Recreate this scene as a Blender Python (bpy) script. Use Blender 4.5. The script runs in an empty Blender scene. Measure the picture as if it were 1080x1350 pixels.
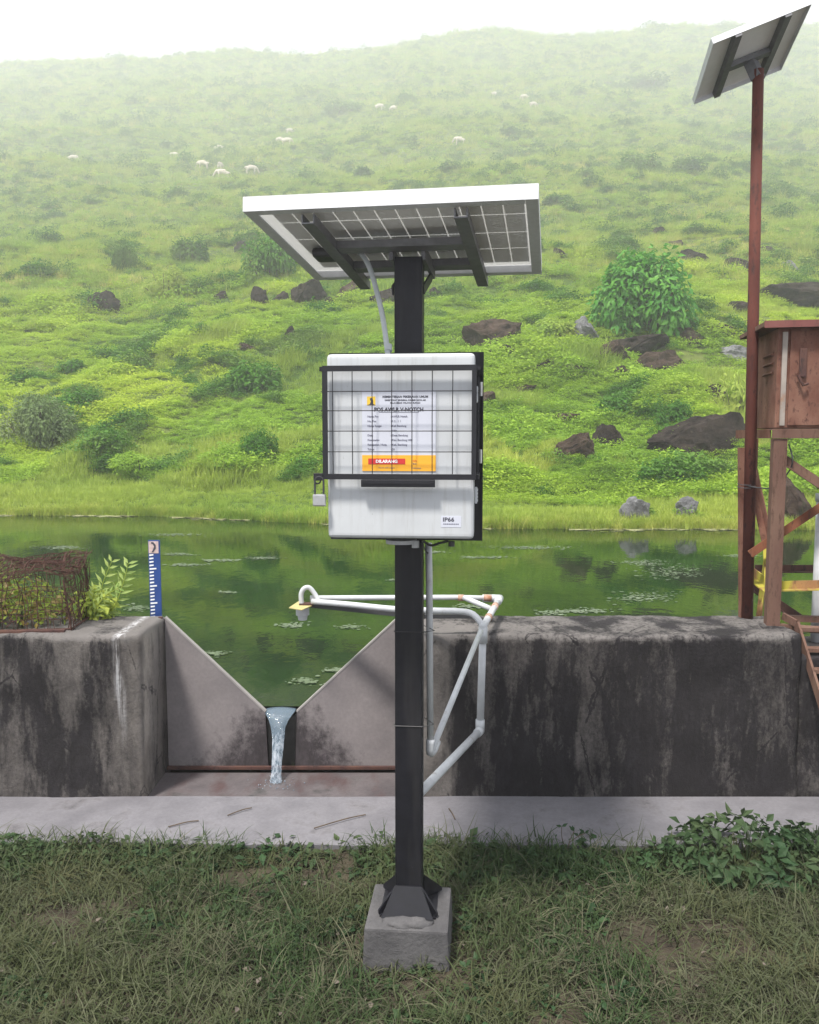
import bpy, bmesh, math, random
import numpy as np
from mathutils import Vector, Matrix, Euler
from mathutils import noise as mn
R = math.radians
random.seed(7); rng = np.random.default_rng(11)
S = bpy.context.scene
COL = S.collection

# ------------------------------------------------------------------ camera, light, exposure
PITCH = R(5.13); F = 1080.0; CAMZ = 1.75
cam_data = bpy.data.cameras.new('camera'); cam = bpy.data.objects.new('camera', cam_data); COL.objects.link(cam)
cam.location = (0, 0, CAMZ); cam.rotation_euler = (R(90) - PITCH, 0, 0)
cam_data.sensor_fit = 'HORIZONTAL'; cam_data.sensor_width = 36; cam_data.lens = 36.0
cam_data.clip_end = 1000; cam_data.clip_start = 0.05
S.camera = cam
SUN_EL, SUN_AZ = R(63), R(214)      # azimuth from +Y clockwise: behind the camera, a little to the left
W = bpy.data.worlds.new('World'); S.world = W; W.use_nodes = True
wn = W.node_tree; wn.nodes.clear()
wo = wn.nodes.new('ShaderNodeOutputWorld'); wb = wn.nodes.new('ShaderNodeBackground')
sky = wn.nodes.new('ShaderNodeTexSky'); sky.sky_type = 'NISHITA'; sky.sun_disc = False
sky.sun_elevation = SUN_EL; sky.sun_rotation = SUN_AZ
sky.dust_density = 3.0
cl = wn.nodes.new('ShaderNodeTexNoise'); cl.inputs['Scale'].default_value = 2.2; cl.inputs['Detail'].default_value = 5
tc = wn.nodes.new('ShaderNodeTexCoord'); wn.links.new(tc.outputs['Generated'], cl.inputs['Vector'])
cr = wn.nodes.new('ShaderNodeMapRange'); cr.inputs[1].default_value = .35; cr.inputs[2].default_value = .65
cr.inputs[3].default_value = .84; cr.inputs[4].default_value = .98
wn.links.new(cl.outputs['Fac'], cr.inputs[0])
mx = wn.nodes.new('ShaderNodeMix'); mx.data_type = 'RGBA'
wn.links.new(cr.outputs[0], mx.inputs[0]); wn.links.new(sky.outputs[0], mx.inputs[6])
mx.inputs[7].default_value = (8.9, 9.2, 9.8, 1)
wn.links.new(mx.outputs[2], wb.inputs['Color']); wb.inputs['Strength'].default_value = 0.092
wn.links.new(wb.outputs[0], wo.inputs['Surface'])
sd = bpy.data.lights.new('sun', 'SUN'); sun = bpy.data.objects.new('sun', sd); COL.objects.link(sun)
sd.energy = 4.8; sd.angle = R(8); sd.color = (1.0, .955, .88)
sdir = Vector((math.sin(SUN_AZ) * math.cos(SUN_EL), math.cos(SUN_AZ) * math.cos(SUN_EL), math.sin(SUN_EL)))
sun.rotation_euler = sdir.to_track_quat('Z', 'Y').to_euler(); sun.location = (0, 0, 30)
S.view_settings.view_transform = 'Standard'; S.view_settings.look = 'None'
S.view_settings.exposure = 0.42; S.view_settings.gamma = 1.0; S.view_settings.use_curve_mapping = False
S.render.engine = 'CYCLES'
S.cycles.max_bounces = 8; S.cycles.volume_bounces = 2; S.cycles.transparent_max_bounces = 12
S.cycles.sample_clamp_indirect = 6
HAZE_DENSITY = 0.0035

# ------------------------------------------------------------------ helpers
def at(px, py, Y):
    x = (px - 540) / F; v = (675 - py) / F
    d = Vector((x, math.cos(PITCH) + v * math.sin(PITCH), -math.sin(PITCH) + v * math.cos(PITCH)))
    return Vector((0, 0, CAMZ)) + d * (Y / d.y)

class NT:
    """small node helper"""
    def __init__(s, name):
        s.m = bpy.data.materials.new(name); s.m.use_nodes = True; s.t = s.m.node_tree; s.t.nodes.clear()
        s.out = s.t.nodes.new('ShaderNodeOutputMaterial')
    def n(s, typ, **kw):
        o = s.t.nodes.new(typ)
        for k, v in kw.items(): setattr(o, k, v)
        return o
    def l(s, a, b): s.t.links.new(a, b)
    def put(s, sock, v):
        if v is None: return
        if hasattr(v, 'is_linked') or isinstance(v, bpy.types.NodeSocket): s.l(v, sock)
        elif isinstance(v, (tuple, list)) and len(v) == 3 and sock.type == 'RGBA': sock.default_value = (*v, 1)
        else: sock.default_value = v
    def pos(s, scale=(1, 1, 1), kind='geo'):
        if kind == 'geo': src = s.n('ShaderNodeNewGeometry').outputs['Position']
        else: src = s.n('ShaderNodeTexCoord').outputs['Object']
        mp = s.n('ShaderNodeMapping'); mp.inputs['Scale'].default_value = scale; s.l(src, mp.inputs['Vector']); return mp.outputs[0]
    def noise(s, vec, scale=1, detail=4, rough=.55, dist=0):
        o = s.n('ShaderNodeTexNoise'); s.l(vec, o.inputs['Vector']); o.inputs['Scale'].default_value = scale
        o.inputs['Detail'].default_value = detail; o.inputs['Roughness'].default_value = rough; o.inputs['Distortion'].default_value = dist
        return o.outputs['Fac']
    def rng(s, v, a, b, c=0., d=1.):
        o = s.n('ShaderNodeMapRange'); o.inputs[1].default_value = a; o.inputs[2].default_value = b
        o.inputs[3].default_value = c; o.inputs[4].default_value = d; s.l(v, o.inputs[0]); return o.outputs[0]
    def mix(s, f, a, b, blend='MIX'):
        o = s.n('ShaderNodeMix', data_type='RGBA', blend_type=blend); s.put(o.inputs[0], f); s.put(o.inputs[6], a); s.put(o.inputs[7], b); return o.outputs[2]
    def ma(s, op, a, b=None):
        o = s.n('ShaderNodeMath', operation=op); s.put(o.inputs[0], a); s.put(o.inputs[1], b) if b is not None else None; return o.outputs[0]
    def xyz(s, kind='geo'):
        o = s.n('ShaderNodeSeparateXYZ'); src = s.n('ShaderNodeNewGeometry').outputs['Position'] if kind == 'geo' else s.n('ShaderNodeTexCoord').outputs['Object']
        s.l(src, o.inputs[0]); return o.outputs
    def bsdf(s, col, rough=.6, metal=0, bump=None, bstr=.3, bdist=.01, spec=.5):
        b = s.n('ShaderNodeBsdfPrincipled'); s.put(b.inputs['Base Color'], col); s.put(b.inputs['Roughness'], rough); s.put(b.inputs['Metallic'], metal)
        s.put(b.inputs['Specular IOR Level'], spec)
        if bump is not None:
            bp = s.n('ShaderNodeBump'); bp.inputs['Strength'].default_value = bstr; bp.inputs['Distance'].default_value = bdist
            s.l(bump, bp.inputs['Height']); s.l(bp.outputs[0], b.inputs['Normal'])
        s.b = b; s.l(b.outputs[0], s.out.inputs['Surface']); return s.m

def paint(name, col, rough=.5, metal=0, var=.12, scale=25, dirt=None, dirt_amt=.0, bstr=.05):
    t = NT(name); p = t.pos(); n = t.noise(p, scale, 5)
    c = t.mix(t.rng(n, .3, .7), tuple(max(0, x * (1 - var)) for x in col), tuple(min(1, x * (1 + var)) for x in col))
    if dirt:
        n2 = t.noise(p, scale * .35, 7, .65)
        c = t.mix(t.rng(n2, .62 - dirt_amt, .72 - dirt_amt * .6), c, dirt)
    return t.bsdf(c, rough, metal, n, bstr, .003)

def rust(name, a=(.14, .045, .025), b=(.30, .12, .06), c=(.06, .03, .025), scale=12, zs=.35, paintc=None, pamt=.5):
    t = NT(name); p = t.pos((1, 1, zs)); n = t.noise(p, scale, 7, .65); n2 = t.noise(p, scale * 4, 5, .7)
    col = t.mix(t.rng(n, .35, .65), a, b); col = t.mix(t.rng(n2, .52, .68), col, c)
    if paintc: col = t.mix(t.rng(t.noise(t.pos((1, 1, .6)), scale * .7, 6, .6), pamt, pamt + .08), paintc, col)
    return t.bsdf(col, .78, 0, n2, .35, .004, .25)

def link(name, me, mat, parent=None):
    o = bpy.data.objects.new(name, me); COL.objects.link(o)
    if mat is not None:
        for m in (mat if isinstance(mat, (list, tuple)) else [mat]): me.materials.append(m)
    if parent: o.parent = parent
    return o
def obj(name, bm, mat, parent=None, smooth=False):
    me = bpy.data.meshes.new(name); bmesh.ops.recalc_face_normals(bm, faces=bm.faces); bm.to_mesh(me); bm.free()
    if smooth: me.shade_smooth()
    return link(name, me, mat, parent)
def tag(o, label=None, cat=None, group=None, kind=None):
    if label: o['label'] = label
    if cat: o['category'] = cat
    if group: o['group'] = group
    if kind: o['kind'] = kind
    return o
def thing(name, label, cat, loc=(0, 0, 0), rz=0, group=None):
    o = bpy.data.objects.new(name, None); COL.objects.link(o); o.location = loc; o.rotation_euler = (0, 0, rz); o.empty_display_size = .1
    return tag(o, label, cat, group)
def B(): return bmesh.new()
def box(bm, lo, hi, bev=0, M=None, seg=2):
    r = bmesh.ops.create_cube(bm, size=1)
    vs = r['verts']; c = [(lo[i] + hi[i]) / 2 for i in range(3)]; s = [hi[i] - lo[i] for i in range(3)]
    for v in vs: v.co = Vector((c[0] + v.co.x * s[0], c[1] + v.co.y * s[1], c[2] + v.co.z * s[2]))
    if bev:
        es = set(e for v in vs for e in v.link_edges)
        rr = bmesh.ops.bevel(bm, geom=list(es), offset=bev, segments=seg, affect='EDGES', profile=.6)
        vs = list(set(v for v in vs if v.is_valid) | set(rr['verts']))
    if M is not None:
        for v in vs: v.co = M @ v.co
    return vs
def bar(bm, a, b, w, h, up=Vector((0, 0, 1)), bev=0):
    """box section from a to b"""
    a = Vector(a); b = Vector(b); d = (b - a); L = d.length; d.normalize()
    x = d.cross(up)
    if x.length < 1e-4: x = Vector((1, 0, 0))
    x.normalize(); z = x.cross(d)
    M = Matrix(((x.x, d.x, z.x, a.x), (x.y, d.y, z.y, a.y), (x.z, d.z, z.z, a.z), (0, 0, 0, 1)))
    return box(bm, (-w / 2, 0, -h / 2), (w / 2, L, h / 2), bev, M)
def angle_iron(bm, a, b, w, t=.006, flip=1, up=Vector((0, 0, 1))):
    a = Vector(a); b = Vector(b); d = (b - a); L = d.length; d.normalize()
    x = d.cross(up)
    if x.length < 1e-2: x = Vector((1, 0, 0))
    x.normalize(); z = x.cross(d)
    M = Matrix(((x.x, d.x, z.x, a.x), (x.y, d.y, z.y, a.y), (x.z, d.z, z.z, a.z), (0, 0, 0, 1)))
    box(bm, (-w / 2, 0, -w / 2), (w / 2, L, -w / 2 + t), 0, M)
    s = -w / 2 if flip > 0 else w / 2 - t
    box(bm, (s, 0, -w / 2 + t + .0005), (s + t, L, w / 2), 0, M)
def smooth_pts(P, n=5):
    P = [Vector(p) for p in P]; out = []
    for i in range(len(P) - 1):
        p0 = P[max(i - 1, 0)]; p1 = P[i]; p2 = P[i + 1]; p3 = P[min(i + 2, len(P) - 1)]
        for k in range(n):
            t = k / n
            out.append(.5 * ((2 * p1) + (-p0 + p2) * t + (2 * p0 - 5 * p1 + 4 * p2 - p3) * t * t + (-p0 + 3 * p1 - 3 * p2 + p3) * t ** 3))
    return out + [P[-1]]
def tube(bm, P, r, seg=12, caps=True):
    P = [Vector(p) for p in P]; rings = []; prev = None
    for i, p in enumerate(P):
        d = (P[min(i + 1, len(P) - 1)] - P[max(i - 1, 0)]).normalized()
        if prev is None:
            x = d.orthogonal().normalized()
        else:
            x = (prev - d * prev.dot(d)).normalized()
        prev = x; y = d.cross(x); rr = r[i] if isinstance(r, (list, tuple)) else r
        rings.append([bm.verts.new(p + (x * math.cos(2 * math.pi * k / seg) + y * math.sin(2 * math.pi * k / seg)) * rr) for k in range(seg)])
    for a, b in zip(rings, rings[1:]):
        for k in range(seg): bm.faces.new((a[k], a[(k + 1) % seg], b[(k + 1) % seg], b[k]))
    if caps: bm.faces.new(rings[0][::-1]); bm.faces.new(rings[-1])
def poly(bm, pts, y0, y1):
    """prism of an x-z polygon between y0 and y1"""
    a = [bm.verts.new((x, y0, z)) for x, z in pts]; b = [bm.verts.new((x, y1, z)) for x, z in pts]
    bm.faces.new(a); bm.faces.new(b[::-1])
    for i in range(len(pts)): j = (i + 1) % len(pts); bm.faces.new((a[i], b[i], b[j], a[j]))
def text(body, size, mat, parent, x, y, z, align='LEFT', bold=0, name='lettering', xs=1):
    c = bpy.data.curves.new(name, 'FONT'); c.body = body; c.size = size; c.align_x = align; c.offset = bold; c.extrude = 0.0002; c.resolution_u = 2
    tmp = bpy.data.objects.new(name, c)
    me = bpy.data.meshes.new_from_object(tmp); bpy.data.objects.remove(tmp); bpy.data.curves.remove(c)
    M = Matrix.Translation((x, y, z)) @ Matrix.Rotation(R(90), 4, 'X') @ Matrix.Diagonal((xs, 1, 1, 1)); me.transform(M); me.materials.clear()
    return link(name, me, mat, parent)

# numpy value noise
_T = rng.random((256, 256))
def vn(x, y, seed=0):
    x = np.asarray(x, float) + seed * 17.3; y = np.asarray(y, float) + seed * 9.1
    xi = np.floor(x).astype(int); yi = np.floor(y).astype(int); fx = x - xi; fy = y - yi
    fx = fx * fx * (3 - 2 * fx); fy = fy * fy * (3 - 2 * fy)
    a = _T[xi & 255, yi & 255]; b = _T[(xi + 1) & 255, yi & 255]; c = _T[xi & 255, (yi + 1) & 255]; d = _T[(xi + 1) & 255, (yi + 1) & 255]
    return (a * (1 - fx) + b * fx) * (1 - fy) + (c * (1 - fx) + d * fx) * fy - .5
WATER = 0.335
def shore(x):
    x = np.asarray(x, float)
    return np.interp(x, [-30, -7.6, -4.7, -1.8, 1.2, 5.2, 30], [15.6, 15.2, 15.0, 13.8, 12.85, 12.8, 12.4]) + .25 * vn(x * .9, 0, 3) + .12 * vn(x * 3, 0, 4)
def ground_h(x, y):
    x = np.asarray(x, float); y = np.asarray(y, float); t = y - shore(x)
    tt = np.maximum(t, 0)
    z = WATER + np.where(t < 0, np.maximum(t * .35, -.9), np.minimum(tt, .25) * .45 + np.minimum(tt, 2.2) * .13)
    s = np.maximum(t - 2.2, 0)
    z = z + .312 * s + .000618 * s * s * (1 + .0008 * x)
    amp = np.clip(t / 4, 0, 1); far = np.clip(t / 30, 0, 1)
    z = z + amp * (.75 * vn(x / 4.5, y / 3.6, 1) + .46 * vn(x / 1.5, y / 1.2, 2) + .22 * vn(x / .62, y / .55, 9)) + far * 2.2 * vn(x / 16, y / 12, 5) + np.clip(t / 90 - .3, 0, 1) * 4 * vn(x / 30, y / 24, 7)
    # low rocky step that runs across the slope
    e = t - 13.5 - 1.5 * vn(x / 5, 0, 8) * 2
    z = z + .55 / (1 + np.exp(-np.clip(e * 2.5, -40, 40))) * np.clip((x + 14) / 8, 0, 1)
    ridge = 300 + 4 * vn(x / 12, 3, 6)
    over = np.maximum(y - ridge, 0); z = z - over * 1.2
    return z
def hit(px, py):
    """where the line of sight through this pixel meets the slope"""
    d = at(px, py, 1.0) - Vector((0, 0, CAMZ)); ys = np.linspace(12.5, 310, 14000)
    xs = d.x * ys; zs = CAMZ + d.z * ys; g = ground_h(xs, ys); k = np.argmax(g >= zs)
    return Vector((xs[k], ys[k], float(g[k])))

# ------------------------------------------------------------------ instancing for grass and ground cover
def scatter(name, P, rot, scl, idx, srcs):
    me = bpy.data.meshes.new(name); me.from_pydata([tuple(p) for p in P], [], [])
    a = me.attributes.new('rot', 'FLOAT_VECTOR', 'POINT'); a.data.foreach_set('vector', np.asarray(rot, 'f').ravel())
    a = me.attributes.new('scl', 'FLOAT_VECTOR', 'POINT'); a.data.foreach_set('vector', np.asarray(scl, 'f').ravel())
    a = me.attributes.new('idx', 'INT', 'POINT'); a.data.foreach_set('value', np.asarray(idx, 'i'))
    o = link(name, me, None)
    g = bpy.data.node_groups.new(name, 'GeometryNodeTree')
    g.interface.new_socket('Geometry', in_out='INPUT', socket_type='NodeSocketGeometry')
    g.interface.new_socket('Geometry', in_out='OUTPUT', socket_type='NodeSocketGeometry')
    gi = g.nodes.new('NodeGroupInput'); go = g.nodes.new('NodeGroupOutput')
    gm = g.nodes.new('GeometryNodeGeometryToInstance')
    for s in reversed(srcs):
        oi = g.nodes.new('GeometryNodeObjectInfo'); oi.inputs['Object'].default_value = s; oi.transform_space = 'ORIGINAL'
        g.links.new(oi.outputs['Geometry'], gm.inputs[0])
    ip = g.nodes.new('GeometryNodeInstanceOnPoints')
    def attr(n, t):
        q = g.nodes.new('GeometryNodeInputNamedAttribute'); q.data_type = t; q.inputs['Name'].default_value = n; return q.outputs['Attribute']
    e2r = g.nodes.new('FunctionNodeEulerToRotation'); g.links.new(attr('rot', 'FLOAT_VECTOR'), e2r.inputs[0])
    g.links.new(gi.outputs[0], ip.inputs['Points']); g.links.new(gm.outputs[0], ip.inputs['Instance'])
    ip.inputs['Pick Instance'].default_value = True
    g.links.new(attr('idx', 'INT'), ip.inputs['Instance Index']); g.links.new(e2r.outputs[0], ip.inputs['Rotation'])
    g.links.new(attr('scl', 'FLOAT_VECTOR'), ip.inputs['Scale']); g.links.new(ip.outputs[0], go.inputs[0])
    md = o.modifiers.new('scatter', 'NODES'); md.node_group = g
    return o
def src(name, verts, faces, mats, midx=None):
    me = bpy.data.meshes.new(name); me.from_pydata(verts, [], faces)
    for m in mats: me.materials.append(m)
    if midx is not None: me.polygons.foreach_set('material_index', midx)
    return bpy.data.objects.new(name, me)
def blade(V, Fc, base, az, h, w, lean, curl=.5, seg=3):
    d = Vector((math.cos(az), math.sin(az), 0)); side = Vector((-d.y, d.x, 0)); i0 = len(V)
    for k in range(seg + 1):
        t = k / seg; a = lean * (1 - curl + curl * 2 * t)
        c = Vector(base) + d * (h * t * math.sin(min(a, 1.9))) + Vector((0, 0, h * t * max(math.cos(min(a, 1.9)), -.1)))
        ww = w * (1 - t) ** .7
        if k == seg: V.append(tuple(c))
        else: V.append(tuple(c - side * ww / 2)); V.append(tuple(c + side * ww / 2))
    for k in range(seg - 1): Fc.append((i0 + 2 * k, i0 + 2 * k + 1, i0 + 2 * k + 3, i0 + 2 * k + 2))
    k = seg - 1; Fc.append((i0 + 2 * k, i0 + 2 * k + 1, i0 + 2 * seg))
def leaf(V, Fc, c, nrm, dirv, L, Wd, fold=.15):
    n = Vector(nrm).normalized(); d = Vector(dirv); d = (d - n * d.dot(n)).normalized(); s = d.cross(n); c = Vector(c); i0 = len(V)
    for p in (c, c + d * L * .42 + s * Wd / 2 + n * fold * Wd, c + d * L * .42 - s * Wd / 2 + n * fold * Wd, c + d * L - n * L * .12, c + d * L * .45):
        V.append(tuple(p))
    Fc += [(i0, i0 + 1, i0 + 4), (i0, i0 + 4, i0 + 2), (i0 + 4, i0 + 1, i0 + 3), (i0 + 2, i0 + 4, i0 + 3)]

def leaf_mat(name, dark, light, yel, ps=.12, transl=.35, rough=.55, yamt=.55, rnd=.5):
    t = NT(name); p = t.pos(); oi = t.n('ShaderNodeObjectInfo').outputs['Random']
    n1 = t.noise(p, ps * 6, 4); n2 = t.noise(p, ps, 4, .6)
    f = t.ma('ADD', t.ma('MULTIPLY', oi, rnd), t.ma('MULTIPLY', n1, 1 - rnd * .5)); f = t.rng(f, .25, .95)
    c = t.mix(f, dark, light); c = t.mix(t.rng(n2, yamt - .1, yamt + .12), c, yel)
    b = t.bsdf(c, rough, 0, spec=.12)
    tr = t.n('ShaderNodeBsdfTranslucent'); t.l(t.mix(.5, c, light), tr.inputs['Color'])
    ms = t.n('ShaderNodeMixShader'); ms.inputs[0].default_value = transl
    t.l(t.b.outputs[0], ms.inputs[1]); t.l(tr.outputs[0], ms.inputs[2]); t.l(ms.outputs[0], t.out.inputs['Surface'])
    return t.m

# ------------------------------------------------------------------ materials
M = {}
M['black_paint'] = paint('black_paint', (.006, .006, .010), .5, 0, .3, 30, (.12, .12, .13), -.08)
def post_paint():
    t = NT('chipped_black_paint'); p = t.pos(); Z = t.xyz()[2]; n = t.noise(p, 30, 5); ch = t.noise(t.pos((1, 1, .45)), 19, 7, .7)
    c = t.mix(t.rng(n, .3, .7), (.005, .005, .008), (.010, .010, .015)); low = t.rng(Z, .85, .25, 0, .07)
    c = t.mix(t.rng(t.ma('ADD', ch, low), .69, .72, 0, .8), c, (.17, .16, .17)); c = t.mix(t.rng(t.noise(t.pos((1, 1, .1)), 22, 4, .6), .5, .75, 0, .35), c, (.05, .047, .045))
    return t.bsdf(c, .48, 0, n, .08, .003, .35)
M['post'] = post_paint()
M['dark_steel'] = paint('dark_steel', (.05, .05, .055), .5, .2)
M['alu'] = paint('aluminium', (.66, .67, .70), .45, .1, .06, 40)
M['alu_dim'] = paint('weathered_aluminium', (.36, .36, .35), .5, .2, .1, 30)
M['rail'] = paint('galvanised_rail', (.17, .17, .18), .5, .3, .15, 30)
M['white_box'] = paint('white_abs', (.42, .44, .465), .45, 0, .05, 7, (.36, .37, .37), .0)
def dusty(name, col):
    t = NT(name); p = t.pos(); n = t.noise(p, 8, 5); st = t.noise(t.pos((1, 1, .07)), 55, 5, .7); sp_ = t.noise(p, 140, 3, .6)
    c = t.mix(t.rng(n, .3, .7), tuple(x * .94 for x in col), tuple(x * 1.04 for x in col)); c = t.mix(t.rng(st, .52, .75, 0, .35), c, (.25, .24, .21)); c = t.mix(t.rng(sp_, .70, .76, 0, .5), c, (.16, .15, .13))
    return t.bsdf(c, t.rng(n, .3, .7, .4, .6), 0, sp_, .03, .002, .4)
M['white_box'] = dusty('dusty_enclosure', (.51, .53, .555))
M['white_gasket'] = paint('grey_gasket', (.42, .43, .45), .5)
M['pvc'] = paint('white_pvc', (.50, .515, .54), .4, 0, .08, 22, (.30, .27, .24), .0)
M['pvc_grey'] = paint('grey_conduit', (.42, .45, .46), .45, 0, .08, 20)
M['steel'] = paint('padlock_steel', (.5, .5, .5), .3, .8, .1, 60)
M['paper'] = paint('paper', (.56, .58, .66), .5, 0, .02, 20)
M['orange'] = paint('orange_print', (.86, .42, .03), .5, 0, .03)
M['red'] = paint('red_print', (.55, .03, .03), .5, 0, .03)
M['ink'] = paint('ink', (.05, .05, .07), .6, 0, .02)
M['ink_soft'] = paint('faded_ink', (.16, .16, .22), .6, 0, .02)
M['yellow_print'] = paint('yellow_print', (.75, .5, .05), .5, 0, .03)
M['white_print'] = paint('white_print', (.82, .83, .85), .5, 0, .02)
M['blue_enamel'] = paint('blue_enamel', (.02, .06, .24), .35, 0, .12, 30, (.12, .13, .16), -.05)
M['rust'] = rust('rusty_steel'); M['rust_dark'] = rust('dark_rusty_steel', (.06, .03, .03), (.12, .06, .045), (.03, .02, .02))
M['rust_pole'] = rust('rusty_pole', (.075, .022, .017), (.13, .042, .03), (.04, .017, .015), 9)
M['rust_sheet'] = rust('rusty_cabinet_sheet', (.13, .052, .036), (.23, .12, .085), (.07, .028, .022), 11, .6)
M['rust_pink'] = rust('faded_red_oxide', (.12, .062, .048), (.18, .11, .08), (.07, .036, .026), 9, .3)
M['rust_yellow'] = rust('rusty_yellow_paint', (.25, .12, .06), (.35, .2, .08), (.1, .05, .03), 9, .4, (.38, .34, .05), .50)
M['wire'] = rust('rusty_wire', (.05, .022, .018), (.10, .048, .036), (.022, .014, .012), 30, 1)

def concrete(name, a, b, dark, damt, zs=.25, light=None, lamt=.62, extra=None, rough=.85, bstr=.8):
    t = NT(name); p = t.pos(); ps = t.pos((1, 1, zs))
    fine = t.noise(p, 60, 6, .7); n = t.noise(p, 5, 8, .6); st = t.noise(ps, 5, 7, .62)
    c = t.mix(t.rng(n, .35, .65), a, b); c = t.mix(t.rng(fine, .35, .75, 0, .35), c, tuple(x * .55 for x in a))
    if light: c = t.mix(t.rng(t.noise(ps, 9, 8, .7), lamt, lamt + .12), c, light)
    f = t.rng(st, damt, damt + .16)
    if extra: f, c = extra(t, f, c, st, n, fine)
    dk = t.mix(t.rng(t.noise(t.pos((1, 1, .4)), 34, 8, .8), .42, .66), dark, tuple(x * 2.3 + .004 for x in dark)); dk = t.mix(t.rng(t.noise(p, 7, 6, .6), .4, .65, 0, .6), dk, tuple(x * .7 for x in dark))
    c = t.mix(f, c, dk)
    return t.bsdf(c, rough, 0, fine, bstr, .006, .25)
def wall_extra(t, f, c, st, n, fine):
    p_ = t.pos()
    X, Y, Z = t.xyz()
    # algae film heavier on the long span right of the notch, bare strip beside the notch
    heavy = t.ma('MULTIPLY', t.rng(t.ma('ADD', X, t.ma('MULTIPLY', st, .35)), .34, .56), .88)
    left = t.rng(X, -1.34, -1.24, .38, -.30)
    base = t.ma('ADD', heavy, t.ma('MULTIPLY', left, t.rng(X, -.2, -.1, 1, 0)))
    f = t.ma('ADD', f, base)
    patch = t.noise(t.pos((1, 1, .7)), 2.6, 8, .68)
    low = t.rng(Z, .5, .1, .0, .9)
    f = t.ma('ADD', f, t.ma('MULTIPLY', t.ma('SUBTRACT', t.noise(t.pos((1, 1, .35)), 24, 6, .75), .5), 1.3))
    f = t.ma('ADD', f, t.ma('MULTIPLY', t.ma('SUBTRACT', t.noise(t.pos((1, 1, .5)), 1.7, 3, .5), .5), 1.4))
    f = t.ma('SUBTRACT', f, t.ma('MULTIPLY', t.rng(patch, .50, .70), t.ma('ADD', low, .22)))
    # scoured, lichen-speckled coping
    cop = t.rng(t.ma('ADD', Z, t.ma('MULTIPLY', t.ma('SUBTRACT', t.noise(p_, 14, 6, .7), .5), .11)), .785, .812)
    f = t.ma('SUBTRACT', f, t.ma('MULTIPLY', cop, .8))
    f = t.ma('ADD', f, t.ma('MULTIPLY', cop, t.rng(fine, .5, .62, 0, .55)))
    c = t.mix(t.ma('MULTIPLY', cop, .6), c, (.14, .132, .13))
    pores = t.noise(t.pos((1, 1, .8)), 70, 5, .8); f = t.ma('ADD', f, t.ma('MULTIPLY', t.ma('SUBTRACT', pores, .5), 1.1))
    chips = t.rng(t.noise(t.pos((1, 1, .6)), 30, 8, .8), .60, .66, 0, .5); f = t.ma('SUBTRACT', f, t.ma('MULTIPLY', chips, t.rng(patch, .42, .58)))
    vor = t.n('ShaderNodeTexVoronoi', feature='DISTANCE_TO_EDGE'); t.l(t.pos((1.0, 1.0, .55)), vor.inputs['Vector']); vor.inputs['Scale'].default_value = 1.9
    wob = t.ma('ADD', vor.outputs['Distance'], t.ma('MULTIPLY', t.ma('SUBTRACT', t.noise(p_, 12, 5, .7), .5), .07)); crack = t.rng(t.ma('ABSOLUTE', wob), .006, .0015)
    f = t.ma('ADD', f, t.ma('MULTIPLY', crack, .7))
    f = t.rng(f, .0, 1.0)
    # lime runs
    run = t.ma('MULTIPLY', t.rng(t.ma('ABSOLUTE', t.ma('ADD', X, 1.375)), .035, .005), t.rng(Z, .25, .6))
    run = t.ma('MULTIPLY', run, t.rng(t.noise(t.pos((1, 1, .08)), 42, 4, .7), .42, .62))
    c = t.mix(run, c, (.5, .5, .52)); f = t.ma('MULTIPLY', f, t.ma('SUBTRACT', 1, t.ma('MULTIPLY', run, .85)))
    return t.ma('MULTIPLY', f, .93), c
M['wall'] = concrete('weathered_wall_concrete', (.115, .103, .096), (.19, .172, .162), (.008, .007, .009), .46, .22, (.36, .35, .35), .64, wall_extra)
M['slab'] = concrete('slab_concrete', (.15, .145, .16), (.21, .204, .222), (.09, .085, .09), .56, 1, None, .7, None, .8, .3)
M['plinth'] = concrete('plinth_concrete', (.07, .068, .072), (.13, .126, .13), (.12, .11, .10), .6, 1)
def plate_extra(t, f, c, st, n, fine):
    X, Y, Z = t.xyz()
    dx = t.ma('ABSOLUTE', t.ma('ADD', X, .675))
    wet = t.rng(t.ma('ADD', t.ma('ADD', dx, t.ma('MULTIPLY', Z, .9)), t.ma('MULTIPLY', t.ma('SUBTRACT', t.noise(t.pos((1, 1, .8)), 16, 8, .75), .5), .75)), .50, .30)
    f = t.ma('MAXIMUM', t.ma('MULTIPLY', f, .35), t.ma('MULTIPLY', wet, .93)); return f, c
M['plate'] = concrete('weir_plate_render', (.20, .18, .185), (.25, .225, .228), (.03, .025, .028), .62, .3, None, .6, plate_extra, .6, .15)
def floor_extra(t, f, c, st, n, fine): return f, t.mix(t.rng(t.noise(t.pos((1, .4, 1)), 7, 5), .5, .66), c, (.085, .055, .055))
M['floor'] = concrete('wet_channel_floor', (.09, .08, .085), (.16, .14, .145), (.05, .05, .05), .55, 1, None, .6, floor_extra, .35, .3)

def rock_mat(name, a, b, moss=(.06, .1, .02), mamt=.62):
    t = NT(name); p = t.pos(); n = t.noise(p, 2.2, 8, .7); n2 = t.noise(p, 7, 9, .8)
    c = t.mix(t.rng(n, .38, .62), a, b); c = t.mix(t.rng(n2, .56, .68, 0, .6), c, tuple(min(1, x * 2.3) for x in b)); c = t.mix(t.rng(t.noise(p, 1.3, 6), mamt, mamt + .08), c, moss)
    return t.bsdf(c, .9, 0, n2, 1.0, .12, .1)
M['rock'] = rock_mat('dark_rock', (.016, .012, .010), (.06, .045, .038))
M['rock_grey'] = rock_mat('grey_rock', (.13, .13, .135), (.30, .30, .31), (.1, .12, .06), .66)
M['rock_brown'] = rock_mat('brown_rock', (.035, .024, .018), (.11, .075, .058))

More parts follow.
